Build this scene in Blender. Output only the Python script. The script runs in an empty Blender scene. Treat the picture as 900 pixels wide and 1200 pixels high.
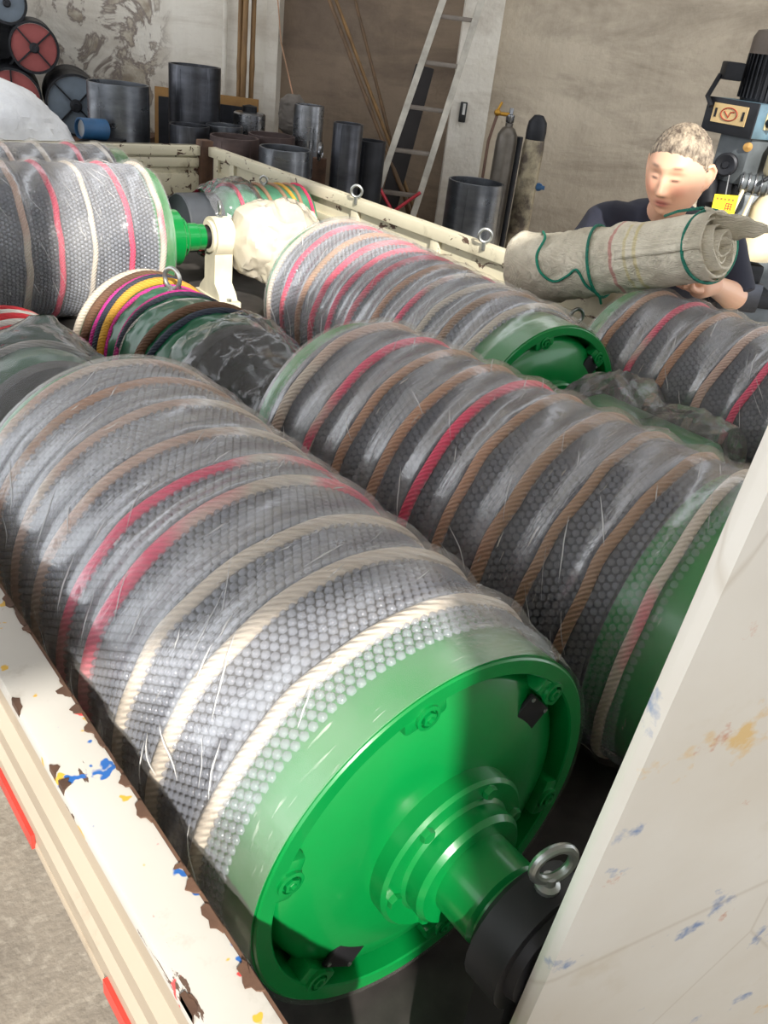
import bpy, bmesh, math, random
import numpy as np
from mathutils import Vector, Matrix, noise, Euler
random.seed(7); np.random.seed(7)
S = bpy.context.scene; COL = S.collection
PI = math.pi
V = Vector
# ------------------------------------------------------------------ camera
RW = np.array([[0.78039671, -0.22614302, 0.58295824],
               [-0.6149802, -0.44614952, 0.65019225],
               [0.1130501, -0.86591567, -0.48724709]])     # columns: right, down, forward
cam = bpy.data.cameras.new('camera'); camo = bpy.data.objects.new('camera', cam); COL.objects.link(camo)
m4 = Matrix.Identity(4)
for i in range(3):
    m4[i][0] = RW[i][0]; m4[i][1] = -RW[i][1]; m4[i][2] = -RW[i][2]
m4[2][3] = 1.80
camo.matrix_world = m4
cam.sensor_fit = 'VERTICAL'; cam.sensor_height = 24; cam.lens = 1012.85/1200*24; cam.clip_start = 0.02
S.camera = camo
# ------------------------------------------------------------------ world, sun, exposure
w = bpy.data.worlds.new('sky'); S.world = w; w.use_nodes = True
bg = w.node_tree.nodes['Background']; bg.inputs[0].default_value = (0.93, 0.96, 1.0, 1); bg.inputs[1].default_value = 1.8
sun = bpy.data.lights.new('sun', 'SUN'); sun.energy = 6.0; sun.angle = math.radians(0.9); sun.color = (1.0, 0.95, 0.87)
suno = bpy.data.objects.new('sun', sun); COL.objects.link(suno)
SUN_DIR = V((0.50, 1.0, -0.6875))
suno.rotation_euler = SUN_DIR.to_track_quat('-Z', 'Y').to_euler()
suno.location = (-2, -6, 6)
S.view_settings.view_transform = 'Standard'; S.view_settings.look = 'None'
S.view_settings.gamma = 1.0; S.view_settings.use_curve_mapping = False
S.view_settings.exposure = 0.40
S.cycles.transparent_max_bounces = 16; S.cycles.max_bounces = 8

# ------------------------------------------------------------------ helpers
def lin(c):
    return tuple(((x/255)/12.92 if x/255 <= 0.04045 else ((x/255+0.055)/1.055)**2.4) for x in c)

class N:                                              # tiny node-graph helper
    def __init__(s, name):
        s.m = bpy.data.materials.new(name); s.m.use_nodes = True
        s.t = s.m.node_tree; s.n = s.t.nodes; s.p = s.n['Principled BSDF']; s.out = s.n['Material Output']
        s.co = s.n.new('ShaderNodeTexCoord').outputs['Object']
    def link(s, a, b): s.t.links.new(a, b)
    def val(s, sock, v):
        if hasattr(v, 'is_linked') or hasattr(v, 'links'): s.link(v, sock)
        elif isinstance(v, (tuple, list)) and len(v) == 3 and sock.type == 'RGBA': sock.default_value = (*v, 1)
        else: sock.default_value = v
    def map(s, scale=(1,1,1), rot=(0,0,0), loc=(0,0,0), co=None):
        n = s.n.new('ShaderNodeMapping'); s.link(co or s.co, n.inputs['Vector'])
        n.inputs['Scale'].default_value = scale; n.inputs['Rotation'].default_value = rot; n.inputs['Location'].default_value = loc
        return n.outputs[0]
    def noise(s, scale=5, detail=4, rough=0.55, co=None, dist=0):
        n = s.n.new('ShaderNodeTexNoise'); s.link(co or s.co, n.inputs['Vector'])
        n.inputs['Scale'].default_value = scale; n.inputs['Detail'].default_value = detail
        n.inputs['Roughness'].default_value = rough; n.inputs['Distortion'].default_value = dist
        return n.outputs['Fac']
    def voro(s, scale=5, co=None, feature='F1', out='Distance'):
        n = s.n.new('ShaderNodeTexVoronoi'); n.feature = feature; s.link(co or s.co, n.inputs['Vector'])
        n.inputs['Scale'].default_value = scale; return n.outputs[out]
    def wave(s, scale=5, dist=0, co=None, direction='X', detail=2):
        n = s.n.new('ShaderNodeTexWave'); n.bands_direction = direction; s.link(co or s.co, n.inputs['Vector'])
        n.inputs['Scale'].default_value = scale; n.inputs['Distortion'].default_value = dist; n.inputs['Detail'].default_value = detail
        return n.outputs['Fac']
    def step(s, v, lo, hi, a=0.0, b=1.0):
        n = s.n.new('ShaderNodeMapRange'); s.link(v, n.inputs[0])
        for i, x in zip((1, 2, 3, 4), (lo, hi, a, b)): n.inputs[i].default_value = x
        return n.outputs[0]
    def math(s, op, a, b=0.0):
        n = s.n.new('ShaderNodeMath'); n.operation = op; s.val(n.inputs[0], a); s.val(n.inputs[1], b); return n.outputs[0]
    def mix(s, fac, a, b):
        n = s.n.new('ShaderNodeMix'); n.data_type = 'RGBA'
        s.val(n.inputs[0], fac); s.val(n.inputs[6], a); s.val(n.inputs[7], b); return n.outputs[2]
    def bump(s, h, strength=0.3, dist=0.01):
        n = s.n.new('ShaderNodeBump'); s.link(h, n.inputs['Height']); n.inputs['Strength'].default_value = strength
        n.inputs['Distance'].default_value = dist; s.link(n.outputs[0], s.p.inputs['Normal']); return n.outputs[0]
    def sep(s, co=None):
        n = s.n.new('ShaderNodeSeparateXYZ'); s.link(co or s.co, n.inputs[0]); return n.outputs
    def set(s, color=None, rough=None, metal=None, spec=None, coat=None):
        if color is not None: s.val(s.p.inputs['Base Color'], color)
        if rough is not None: s.val(s.p.inputs['Roughness'], rough)
        if metal is not None: s.val(s.p.inputs['Metallic'], metal)
        if spec is not None: s.val(s.p.inputs['Specular IOR Level'], spec)
        if coat is not None: s.val(s.p.inputs['Coat Weight'], coat)
        return s.m

def plain(name, rgb, rough=0.5, metal=0.0, var=0.25, scale=8, spec=None, bump=0.0):
    n = N(name); c = lin(rgb); d = tuple(x*(1-var) for x in c); e = tuple(min(1, x*(1+var*0.5)) for x in c)
    nz = n.noise(scale, 5); n.set(n.mix(n.step(nz, 0.3, 0.7), d, e), rough, metal, spec)
    if bump: n.bump(n.noise(scale*4, 4), bump, 0.004)
    return n.m

class MB:                                             # mesh collector
    def __init__(s): s.v = []; s.f = []
    def add(s, vs, fs):
        o = len(s.v); s.v += [tuple(v) for v in vs]; s.f += [tuple(i+o for i in f) for f in fs]; return s
    def box(s, c, size, rot=None, bev=0.0):
        x, y, z = (k/2 for k in size); M = rot.to_matrix() if isinstance(rot, Euler) else (rot or Matrix.Identity(3)); c = V(c)
        if bev <= 0:
            vs = [c + M @ V((a*x, b*y, d*z)) for a in (-1, 1) for b in (-1, 1) for d in (-1, 1)]
            return s.add(vs, [(0,1,3,2),(4,6,7,5),(0,4,5,1),(2,3,7,6),(0,2,6,4),(1,5,7,3)])
        b_ = min(bev, x*0.9, y*0.9, z*0.9)
        bm = bmesh.new(); bmesh.ops.create_cube(bm, size=1.0)
        for v in bm.verts: v.co = V((v.co.x*2*x, v.co.y*2*y, v.co.z*2*z))
        bmesh.ops.bevel(bm, geom=bm.edges[:], offset=b_, segments=2, profile=0.6, affect='EDGES')
        bm.verts.index_update()
        s.add([c + M @ v.co for v in bm.verts], [[v.index for v in f.verts] for f in bm.faces]); bm.free(); return s
    def tube(s, path, r, seg=8, caps=True, closed=False):
        P = [V(p) for p in path]; n = len(P); rr = r if isinstance(r, (list, tuple)) else [r]*n
        T = []
        for i in range(n):
            a = P[(i-1) % n] if (closed or i > 0) else P[i]; b = P[(i+1) % n] if (closed or i < n-1) else P[i]
            T.append((b-a).normalized())
        u = T[0].orthogonal().normalized(); vs = []; fs = []
        for i in range(n):
            u = (u - T[i]*u.dot(T[i])).normalized(); w_ = T[i].cross(u)
            for k in range(seg):
                a = 2*PI*k/seg; vs.append(P[i] + (u*math.cos(a) + w_*math.sin(a))*rr[i])
        m = n if closed else n-1
        for i in range(m):
            j = (i+1) % n
            for k in range(seg):
                l = (k+1) % seg; fs.append((i*seg+k, i*seg+l, j*seg+l, j*seg+k))
        if caps and not closed:
            fs.append(tuple(range(seg))[::-1]); fs.append(tuple((n-1)*seg+k for k in range(seg)))
        return s.add(vs, fs)
    def cyl(s, p0, p1, r0, r1=None, seg=24): return s.tube([p0, p1], [r0, r0 if r1 is None else r1], seg)
    def lathe(s, prof, o=(0,0,0), axis=(0,0,1), seg=48, closed=False):
        # prof: (radius, height along axis)
        ax = V(axis).normalized(); u = ax.orthogonal().normalized()
        if abs(ax.z) < 0.9: u = V((0,0,1)) - ax*ax.z; u.normalize()
        w_ = ax.cross(u); o = V(o); n = len(prof); vs = []; fs = []
        for r, h in prof:
            for k in range(seg):
                a = 2*PI*k/seg; vs.append(o + ax*h + (u*math.cos(a)+w_*math.sin(a))*max(r, 1e-5))
        for i in range(n if closed else n-1):
            j = (i+1) % n
            for k in range(seg):
                l = (k+1) % seg; fs.append((i*seg+k, i*seg+l, j*seg+l, j*seg+k))
        return s.add(vs, fs)
    def sphere(s, c, r, seg=20, rings=12, M=None):
        c = V(c); r = r if isinstance(r, (tuple, list)) else (r, r, r); vs = []; fs = []
        for i in range(rings+1):
            th = PI*i/rings
            for k in range(seg):
                a = 2*PI*k/seg; p = V((r[0]*math.sin(th)*math.cos(a), r[1]*math.sin(th)*math.sin(a), r[2]*math.cos(th)))
                vs.append(c + (M @ p if M else p))
        for i in range(rings):
            for k in range(seg):
                l = (k+1) % seg; fs.append((i*seg+k, (i+1)*seg+k, (i+1)*seg+l, i*seg+l))
        return s.add(vs, fs)
    def capsule(s, p0, p1, r0, r1, seg=20):
        p0, p1 = V(p0), V(p1); ax = (p1-p0).normalized(); L = (p1-p0).length; prof = [(0.0, -r0)]
        prof += [(r0*math.sin(a), -r0*math.cos(a)) for a in [PI/2*i/6 for i in range(1, 7)]]
        prof += [(r1*math.cos(a), L + r1*math.sin(a)) for a in [PI/2*i/6 for i in range(0, 6)]] + [(0.0, L+r1)]
        return s.lathe(prof, p0, ax, seg)
    def torus(s, c, R, r, axis=(0,0,1), seg=28, ring=10):
        ax = V(axis).normalized(); u = ax.orthogonal().normalized(); w_ = ax.cross(u)
        return s.tube([V(c) + (u*math.cos(2*PI*k/seg)+w_*math.sin(2*PI*k/seg))*R for k in range(seg)], r, ring, closed=True)
    def extrude(s, poly, p0, p1, ex, ey):             # polygon in (ex,ey) swept from p0 to p1
        p0, p1, ex, ey = V(p0), V(p1), V(ex), V(ey); n = len(poly)
        vs = [p0+ex*a+ey*b for a, b in poly] + [p1+ex*a+ey*b for a, b in poly]
        fs = [(i, (i+1) % n, n+(i+1) % n, n+i) for i in range(n)] + [tuple(range(n))[::-1], tuple(range(n, 2*n))]
        return s.add(vs, fs)
    def mesh(s, name):
        me = bpy.data.meshes.new(name); me.from_pydata(s.v, [], s.f)
        bm = bmesh.new(); bm.from_mesh(me); bmesh.ops.remove_doubles(bm, verts=bm.verts, dist=1e-6)
        bmesh.ops.recalc_face_normals(bm, faces=bm.faces); bm.to_mesh(me); bm.free(); return me
    def build(s, name, mat, parent=None, smooth=35, kind=None, label=None, doubles=True):
        if doubles: me = s.mesh(name)
        else:
            me = bpy.data.meshes.new(name); me.from_pydata(s.v, [], s.f)
        return link(name, me, mat, parent, smooth, kind, label)

def link(name, me, mat, parent=None, smooth=35, kind=None, label=None):
    o = bpy.data.objects.new(name, me); COL.objects.link(o)
    if mat and not me.materials: me.materials.append(mat)
    if smooth is not None:
        me.polygons.foreach_set('use_smooth', [True]*len(me.polygons))
        if smooth < 180: me.set_sharp_from_angle(angle=math.radians(smooth))
    if parent: o.parent = parent
    if kind: o['kind'] = kind
    if label: o['label'] = label
    return o

def tag(o, label, cat, group=None):
    o['label'] = label; o['category'] = cat
    if group: o['group'] = group
    return o
def thing(name, label, cat, loc=(0,0,0), rz=0.0, group=None):
    o = bpy.data.objects.new(name, None); COL.objects.link(o); o.location = loc; o.rotation_euler = (0, 0, rz)
    o.empty_display_size = 0.1
    return tag(o, label, cat, group)
def struct(o): o['kind'] = 'structure'; return o
def copy_part(o, loc=None, rot=None):
    c = o.copy(); COL.objects.link(c); c.parent = o.parent
    if loc is not None: c.location = loc
    if rot is not None: c.rotation_euler = rot
    return c

# ------------------------------------------------------------------ materials
def mat_paint(name, rgb, chips=0.5, speck=True, dirt=(120, 100, 80)):
    n = N(name); base = lin(rgb); dark = tuple(x*0.82 for x in base)
    c = n.mix(n.step(n.noise(3, 6), 0.35, 0.75), base, dark)
    # rust staining
    rust = n.step(n.noise(5.5, 8, 0.65), 0.60, 0.72); c = n.mix(n.math('MULTIPLY', rust, 0.55), c, lin(dirt))
    # bare dark chips
    ch = n.step(n.noise(16, 8, 0.66, dist=0.9, co=n.map(scale=(1, 0.45, 1))), 0.69-0.1*chips, 0.70-0.1*chips)
    c = n.mix(ch, c, lin((84, 64, 52)))
    if speck:
        for k, (col, sc, th) in enumerate((((40, 95, 165), 26, 0.675), ((205, 70, 70), 34, 0.70), ((200, 160, 60), 30, 0.69))):
            sp = n.step(n.noise(sc, 3, 0.5, co=n.map(loc=(3.1*k+1.7, 5.3*k, 2.2))), th-0.02, th)
            c = n.mix(sp, c, lin(col))
    n.set(c, n.mix(ch, (0.42,)*3, (0.8,)*3)); n.bump(n.math('MULTIPLY', ch, -1.0), 0.4, 0.003); return n.m
M_board = mat_paint('cream_board_paint', (192, 188, 180), 0.55)
M_boardside = mat_paint('shaded_side_paint', (172, 158, 138), 0.05, False)  # beige, darker copy of the board paint; outer face shade is in the colour
M_boardold = mat_paint('worn_cream_paint', (210, 203, 178), 1.05, False, (110, 95, 70))
def mat_gate():
    n = N('tailgate_paint'); c = n.mix(n.step(n.noise(4, 5), 0.3, 0.7), lin((222, 218, 209)), lin((210, 203, 190)))
    c = n.mix(n.math('MULTIPLY', n.step(n.noise(7, 6), 0.6, 0.7), 0.5), c, lin((196, 184, 160)))
    for k, (col, sc, th) in enumerate((((60, 110, 170), 9, 0.655), ((215, 175, 95), 8, 0.67), ((190, 110, 60), 13, 0.69))):
        sp = n.step(n.noise(sc, 6, 0.6, co=n.map(loc=(2.7*k, 4.1+k, 1.3*k))), th-0.03, th+0.02)
        c = n.mix(n.math('MULTIPLY', sp, 0.75), c, lin(col))
    scr = n.step(n.voro(3.2, feature='DISTANCE_TO_EDGE', co=n.map(scale=(1, 1, 0.6))), 0.0, 0.008, 1, 0)
    c = n.mix(n.math('MULTIPLY', scr, 0.25), c, lin((150, 130, 100)))
    n.set(c, 0.4); return n.m
M_gate = mat_gate()
M_rust = plain('rusty_brown_steel', (92, 66, 50), 0.8, var=0.5, scale=14, bump=0.4)
M_red = plain('red_reflector', (200, 62, 52), 0.35)
def mat_green(name, rgb):
    n = N(name); c = lin(rgb); n.set(n.mix(n.step(n.noise(6, 4), 0.35, 0.7), c, tuple(x*0.86 for x in c)), 0.28, coat=0.25)
    n.bump(n.noise(90, 2), 0.06, 0.002); return n.m
M_green = mat_green('green_enamel', (4, 124, 56))
M_greend = mat_green('green_plastic_wrap', (22, 92, 62))
M_black = plain('black_rubber', (20, 20, 24), 0.55, var=0.3)
M_lag = plain('grey_rubber_lagging', (52, 56, 66), 0.6, var=0.2)
M_steel = plain('galvanised_steel', (165, 168, 165), 0.32, 0.85, var=0.3, scale=25)
M_dirty = plain('dirty_dark_steel', (62, 58, 56), 0.6, 0.3, var=0.4, scale=20)

def mat_wrap(name, lo, hi):                           # bubble wrap: clear polythene cells over the lagging
    n = N(name); n.set(lin((150, 156, 170)), 0.10, spec=0.8)
    tr = n.n.new('ShaderNodeBsdfTransparent'); mx = n.n.new('ShaderNodeMixShader')
    n.link(n.step(n.noise(7, 4), 0.3, 0.7, lo, hi), mx.inputs[0])
    n.link(tr.outputs[0], mx.inputs[1]); n.link(n.p.outputs[0], mx.inputs[2]); n.link(mx.outputs[0], n.out.inputs[0]); return n.m
M_wrap = mat_wrap('bubble_wrap', 0.40, 0.58); M_wrapshade = mat_wrap('shaded_bubble_wrap', 0.20, 0.34)  # second wrap is dimmer: shade on two pulleys put into the material
def mat_film(name, lo, hi, rough=0.22, tint=(226, 224, 220), stretch=(1, 7, 1), bump=0.25, gsc=9, fr=0.20, line=0.55):
    n = N(name)
    co = n.map(scale=stretch, rot=(0.25, 0.0, 0.45))
    streak = n.noise(gsc*2.0, 6, 0.6, co=co, dist=1.2); big = n.noise(3.5, 4)
    co2 = n.map(scale=(1, 11, 1), rot=(0.5, 0.3, -0.7)); thin = n.step(n.noise(gsc*2.6, 3, 0.5, co=co2, dist=0.5), 0.665, 0.70)
    patch = n.step(n.noise(5, 3, co=n.map(loc=(4, 2, 7))), 0.45, 0.62)
    thin = n.math('MULTIPLY', thin, patch)
    h = n.math('ADD', n.math('MULTIPLY', n.math('MULTIPLY', streak, patch), 1.2), n.math('MULTIPLY', n.noise(20, 4, 0.6, dist=1.0), 0.5))
    nrm = n.bump(h, bump, 0.010)
    tr = n.n.new('ShaderNodeBsdfTransparent'); mx = n.n.new('ShaderNodeMixShader'); df = n.n.new('ShaderNodeBsdfDiffuse'); gl = n.n.new('ShaderNodeBsdfGlossy')
    fac = n.math('ADD', n.step(big, 0.3, 0.7, lo, hi), n.math('MULTIPLY', thin, line))
    df.inputs[0].default_value = (*lin(tint), 1); gl.inputs['Roughness'].default_value = rough; n.link(nrm, gl.inputs['Normal'])
    fre = n.n.new('ShaderNodeFresnel'); fre.inputs[0].default_value = 1.45; n.link(nrm, fre.inputs['Normal'])
    m2 = n.n.new('ShaderNodeMixShader'); n.link(n.math('MULTIPLY', fre.outputs[0], fr), m2.inputs[0])
    n.link(fac, mx.inputs[0]); n.link(tr.outputs[0], mx.inputs[1]); n.link(df.outputs[0], mx.inputs[2])
    n.link(mx.outputs[0], m2.inputs[1]); n.link(gl.outputs[0], m2.inputs[2]); n.link(m2.outputs[0], n.out.inputs[0]); return n.m
M_film = mat_film('stretch_film', 0.05, 0.22)
M_filmdark = mat_film('stretch_film_dark', 0.04, 0.15, tint=(205, 198, 188))  # less milky, darker tinted film used on two pulleys
n = N('film_crease'); n.set((0.75, 0.75, 0.74), 0.12, spec=0.9); M_crease = n.m
tr_ = n.n.new('ShaderNodeBsdfTransparent'); mx_ = n.n.new('ShaderNodeMixShader'); mx_.inputs[0].default_value = 0.5
n.link(tr_.outputs[0], mx_.inputs[1]); n.link(n.p.outputs[0], mx_.inputs[2]); n.link(mx_.outputs[0], n.out.inputs[0])
M_hood = mat_film('plastic_hood_sheet', 0.12, 0.28, 0.10, (215, 216, 220), (1, 1, 1), 0.3, 6, 1.0, 0.1)
M_bag = mat_film('clear_plastic_bag', 0.05, 0.14, 0.10, (215, 216, 220), (1, 1, 1), 0.3, 6, 1.4, 0.1)
M_bagcream = mat_film('cream_plastic_bag', 0.55, 0.8, 0.25, (232, 222, 200), (1, 1, 1), 0.4, 6, 1.0, 0.1)
M_baggrey = mat_film('grey_plastic_bag', 0.22, 0.42, 0.14, (150, 148, 146), (1, 1, 1), 0.4, 6, 1.0, 0.1)

def mat_rope(name, a, b, split=0.5):
    n = N(name); blotch = n.step(n.noise(3.0, 2), split-0.04, split+0.04); c = n.mix(blotch, lin(a), lin(b))
    tw = n.wave(55, 1.0, co=n.map(rot=(0.5, 0.6, 0.4)), direction='DIAGONAL'); c = n.mix(n.math('MULTIPLY', tw, 0.18), c, (0.05, 0.04, 0.04))
    n.set(c, 0.75); n.bump(tw, 0.5, 0.004); return n.m
R_beige = mat_rope('beige_rope', (198, 186, 170), (192, 162, 146), 0.55)
R_mix = mat_rope('pink_and_beige_rope', (198, 186, 170), (224, 66, 106), 0.50)
R_pink = mat_rope('pink_rope', (226, 52, 96), (205, 96, 112), 0.62)
R_tan = mat_rope('tan_rope', (150, 118, 92), (176, 132, 104), 0.5)
R_brown = mat_rope('brown_rope', (104, 74, 52), (84, 60, 44), 0.5)
R_yellow = mat_rope('yellow_rope', (212, 160, 50), (196, 150, 60), 0.5)
R_navy = mat_rope('navy_rope', (42, 50, 66), (56, 60, 70), 0.5)
R_magenta = mat_rope('magenta_rope', (200, 40, 140), (180, 50, 120), 0.5)
R_white = mat_rope('white_cord', (208, 204, 196), (190, 186, 180), 0.5)
R_red = mat_rope('red_strap', (196, 40, 50), (226, 190, 180), 0.55)
R_green = mat_rope('green_cord', (20, 140, 112), (30, 120, 100), 0.5)

def mat_shell(name, rgb, rough=0.30, metal=0.85):
    n = N(name); c = lin(rgb); nz = n.noise(5, 6, 0.6, co=n.map(scale=(1, 1, 2.5)))
    col = n.mix(n.step(nz, 0.35, 0.7), c, tuple(x*0.5 for x in c)); sc = n.step(n.noise(30, 3, co=n.map(scale=(1, 1, 0.1))), 0.62, 0.7)
    col = n.mix(n.math('MULTIPLY', sc, 0.3), col, tuple(min(1, x*2.2) for x in c))
    n.set(col, n.step(nz, 0.3, 0.7, rough-0.06, rough+0.12), metal); return n.m
SH_blue = mat_shell('mill_scale_blue_steel', (112, 116, 122)); SH_dark = mat_shell('dark_rolled_steel', (80, 82, 88), 0.34)
SH_brown = mat_shell('brown_oxide_steel', (88, 74, 72), 0.5, 0.5); SH_bright = mat_shell('bright_turned_steel', (150, 152, 156), 0.25, 0.9)
SH_black = mat_shell('black_steel', (30, 32, 38), 0.5, 0.4)

# ------------------------------------------------------------------ the workshop
FW = V((0.66756, 0.74455, 0)); TT = V((0.74455, -0.66756, 0))     # across the workshop: towards the far wall / along it
def wp(u, d, z=0.0): return FW*d + TT*u + V((0, 0, z))
WALL_RZ = math.atan2(TT.y, TT.x)
def wall_mat(name, a, b, stain, peel=False, crack=True):
    n = N(name); co = n.map(scale=(0.6, 0.6, 1.0))
    c = n.mix(n.step(n.noise(1.3, 7, 0.6, co=co), 0.35, 0.68), lin(a), lin(b))
    drip = n.step(n.noise(4, 6, 0.65, co=n.map(scale=(2.2, 2.2, 0.25))), 0.5, 0.75); c = n.mix(n.math('MULTIPLY', drip, 0.22), c, lin(stain))
    cloud = n.step(n.noise(1.6, 8, 0.7, co=n.map(scale=(0.5, 0.5, 1.6), loc=(2, 1, 5)), dist=0.6), 0.46, 0.64)
    c = n.mix(n.math('MULTIPLY', cloud, 0.65), c, lin(stain))
    h = n.noise(18, 6)
    if peel:                                          # plaster fallen away in an irregular patch with edges of its own
        x = n.sep(); px = n.noise(3.0, 6, 0.62, dist=0.7)
        mask = n.step(px, 0.47, 0.50)
        edge = n.math('SUBTRACT', n.step(px, 0.455, 0.49), n.step(px, 0.50, 0.53))
        reg = n.math('MULTIPLY', n.step(x[0], -3.1, -2.9), n.step(x[0], -2.2, -2.02, 1, 0))
        c2 = n.mix(n.step(n.noise(9, 6), 0.4, 0.65), lin((196, 188, 172)), lin((150, 138, 122)))
        c = n.mix(n.math('MULTIPLY', mask, reg), c, c2); c = n.mix(n.math('MULTIPLY', edge, reg), c, lin((134, 124, 116)))
        h = n.math('ADD', n.math('MULTIPLY', n.math('MULTIPLY', px, reg), 3.0), h)
    n.set(c, 0.9); n.bump(h, 0.5, 0.02); return n.m
W_left = wall_mat('peeling_white_plaster', (222, 218, 208), (206, 200, 188), (176, 166, 152), True)
W_mid = wall_mat('stained_brown_plaster', (140, 124, 106), (118, 102, 88), (92, 80, 70))
W_right = wall_mat('grey_cement_render', (184, 173, 155), (162, 151, 134), (122, 112, 98))
W_white = wall_mat('whitewashed_pilaster', (216, 212, 202), (200, 194, 182), (170, 160, 146))
def floor_mat():
    n = N('concrete_floor'); c = n.mix(n.step(n.noise(2.2, 8, 0.65), 0.3, 0.7), lin((150, 140, 126)), lin((108, 100, 90)))
    c = n.mix(n.math('MULTIPLY', n.step(n.noise(40, 3), 0.5, 0.7), 0.4), c, lin((176, 168, 154)))
    n.set(c, 0.88); n.bump(n.noise(60, 5), 0.5, 0.006); return n.m
MB().box((2.5, 3.0, -0.05), (16, 17, 0.1)).build('floor', floor_mat(), smooth=None).__setitem__('kind', 'structure')
def wallbox(name, u0, u1, d0, d1, z0, z1, mat):
    o = MB().box(((u0+u1)/2, (d0+d1)/2, (z0+z1)/2), (u1-u0, d1-d0, z1-z0)).build(name, mat, smooth=None)
    o.rotation_euler = (0, 0, WALL_RZ); struct(o); return o
wallbox('wall_left', -6.5, -1.28, 7.25, 7.5, 0, 4.5, W_left)
wallbox('wall_middle', -1.28, 0.10, 7.25, 7.5, 0, 4.5, W_mid)
wallbox('wall_right', 0.36, 6.0, 6.75, 7.5, 0, 4.5, W_right)
wallbox('trim_1', -1.29, -1.20, 7.05, 7.25, 0, 4.5, W_white)
wallbox('trim_2', 0.10, 0.36, 6.66, 7.25, 0, 4.5, W_white)
M_ceil = plain('ceiling_sheet', (176, 172, 166), 0.9)
def slab(name, pts): struct(MB().extrude([(p[0], p[1]) for p in pts], (0, 0, 4.5), (0, 0, 4.62), (1, 0, 0), (0, 1, 0)).build(name, M_ceil, None, None))
slab('ceiling', [(-4.5, -1.46), (7.7, -1.46), wp(6.2, 4.3), wp(-6.3, 4.3), (-4.5, 7.3)])          # unseen roof; the open strip is added to let sky light down inside
slab('ceiling', [wp(6.2, 5.6), wp(6.2, 7.5), wp(-6.3, 7.5), wp(-6.3, 5.6)])
# front of the workshop, behind the camera: unseen doorway, lintel and upper slit, shaped to steer the sun
def frontbox(name, x0, x1, z0, z1): struct(MB().box(((x0+x1)/2, -1.38, (z0+z1)/2), (x1-x0, 0.16, z1-z0)).build(name, W_right, None, None))
frontbox('wall_front', -4.4, 10.4, 2.66, 3.44)
frontbox('sun_block_pier', -0.33, 1.0, 0.0, 2.66)  # pier added to keep the sun off the tailgate
frontbox('sun_block_panel', -4.4, -1.15, 3.44, 4.5)  # added panel, keeps the sun off the crosswise pulley's left part
# ------------------------------------------------------------------ truck
BED = 0.75
truck = thing('flatbed_truck', 'cream painted dropside truck bed with chipped boards carrying the wrapped pulleys', 'truck', (0, 0, 0))
MB().box((1.35, 2.4, BED-0.03), (2.2, 4.5, 0.06)).build('bed_floor', M_dirty, truck, None)
ch = MB()
for x in (0.85, 1.85): ch.box((x, 2.4, 0.60), (0.10, 4.5, 0.18))
ch.build('chassis_beam', M_dirty, truck, None)
for (x, y) in ((0.50, 1.2), (2.20, 1.2)):
    t = MB(); t.lathe([(0.16, -0.11), (0.30, -0.11), (0.345, -0.08), (0.345, 0.08), (0.30, 0.11), (0.16, 0.11)], (x, y, 0.345), (1, 0, 0), 40, True)
    wh = t.build('wheel', M_black, truck)
    h = MB().lathe([(0.0, -0.05), (0.08, -0.05), (0.12, -0.02), (0.17, -0.06), (0.17, 0.06), (0, 0.06)], (x, y, 0.345), (1, 0, 0), 30); h.build('wheel_rim', M_steel, wh)
# near side board (profile in x,z swept along y)
y0, y1 = 0.02, 4.56
nb = MB().box((0.214, (y0+y1)/2, 1.1075), (0.056, y1-y0, 0.025), bev=0.006).build('top_rail', M_board, truck)
prof = [(0.240, 0.87), (0.240, 1.098), (0.190, 1.098), (0.189, 1.068), (0.199, 1.052), (0.200, 1.020), (0.189, 1.006), (0.190, 0.972), (0.204, 0.958), (0.205, 0.926), (0.194, 0.912), (0.196, 0.87)]
side = MB().extrude(prof, (0, y0, 0), (0, y1, 0), (1, 0, 0), (0, 0, 1)).build('side_board', M_boardside, truck, None)
MB().box((0.217, (y0+y1)/2, 0.864), (0.046, y1-y0, 0.018), bev=0.005).build('bottom_rail', M_boardside, side)
for y in (0.495, 0.845, 1.40, 2.0): MB().box((0.1925, y, 0.876), (0.005, 0.13, 0.024)).build('reflector', M_red, side, None)
# flaked edges of the top rail: thin rust scabs
sc = MB()
for k in range(90):
    y = random.uniform(0.1, 2.6); inner = random.random() < 0.65
    ex_ = 0.2424 if inner else 0.1856; L = random.uniform(0.006, 0.035); w_ = random.uniform(0.003, 0.012); sg = -1 if inner else 1
    if k % 9 == 0: L *= 2.2; w_ *= 1.4
    poly = []
    for q in range(14):
        a = 2*PI*q/14; rr_ = random.uniform(0.65, 1.15); poly.append((ex_ + sg*max(0.0, w_*rr_*math.cos(a)), y + L/2*rr_*math.sin(a)))
    zt_ = 1.1204 + k*0.000015; n_ = len(poly); sc.add([(a, b, zt_) for a, b in poly] + [(a, b, 1.112) for a, b in poly], [(i, (i+1) % n_, n_+(i+1) % n_, n_+i) for i in range(n_)])
    cx_ = (sum(p[0] for p in poly)/n_, y, zt_); sc.add([cx_] + [(a, b, zt_) for a, b in poly], [(0, 1+i, 1+(i+1) % n_) for i in range(n_)])
MB().box((0.2425, (y0+y1)/2, 1.098), (0.004, y1-y0, 0.040), bev=0.001).build('edge_strip', M_rust, nb)
sc.build('rust_flakes', M_rust, nb, None, kind='stuff')
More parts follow.
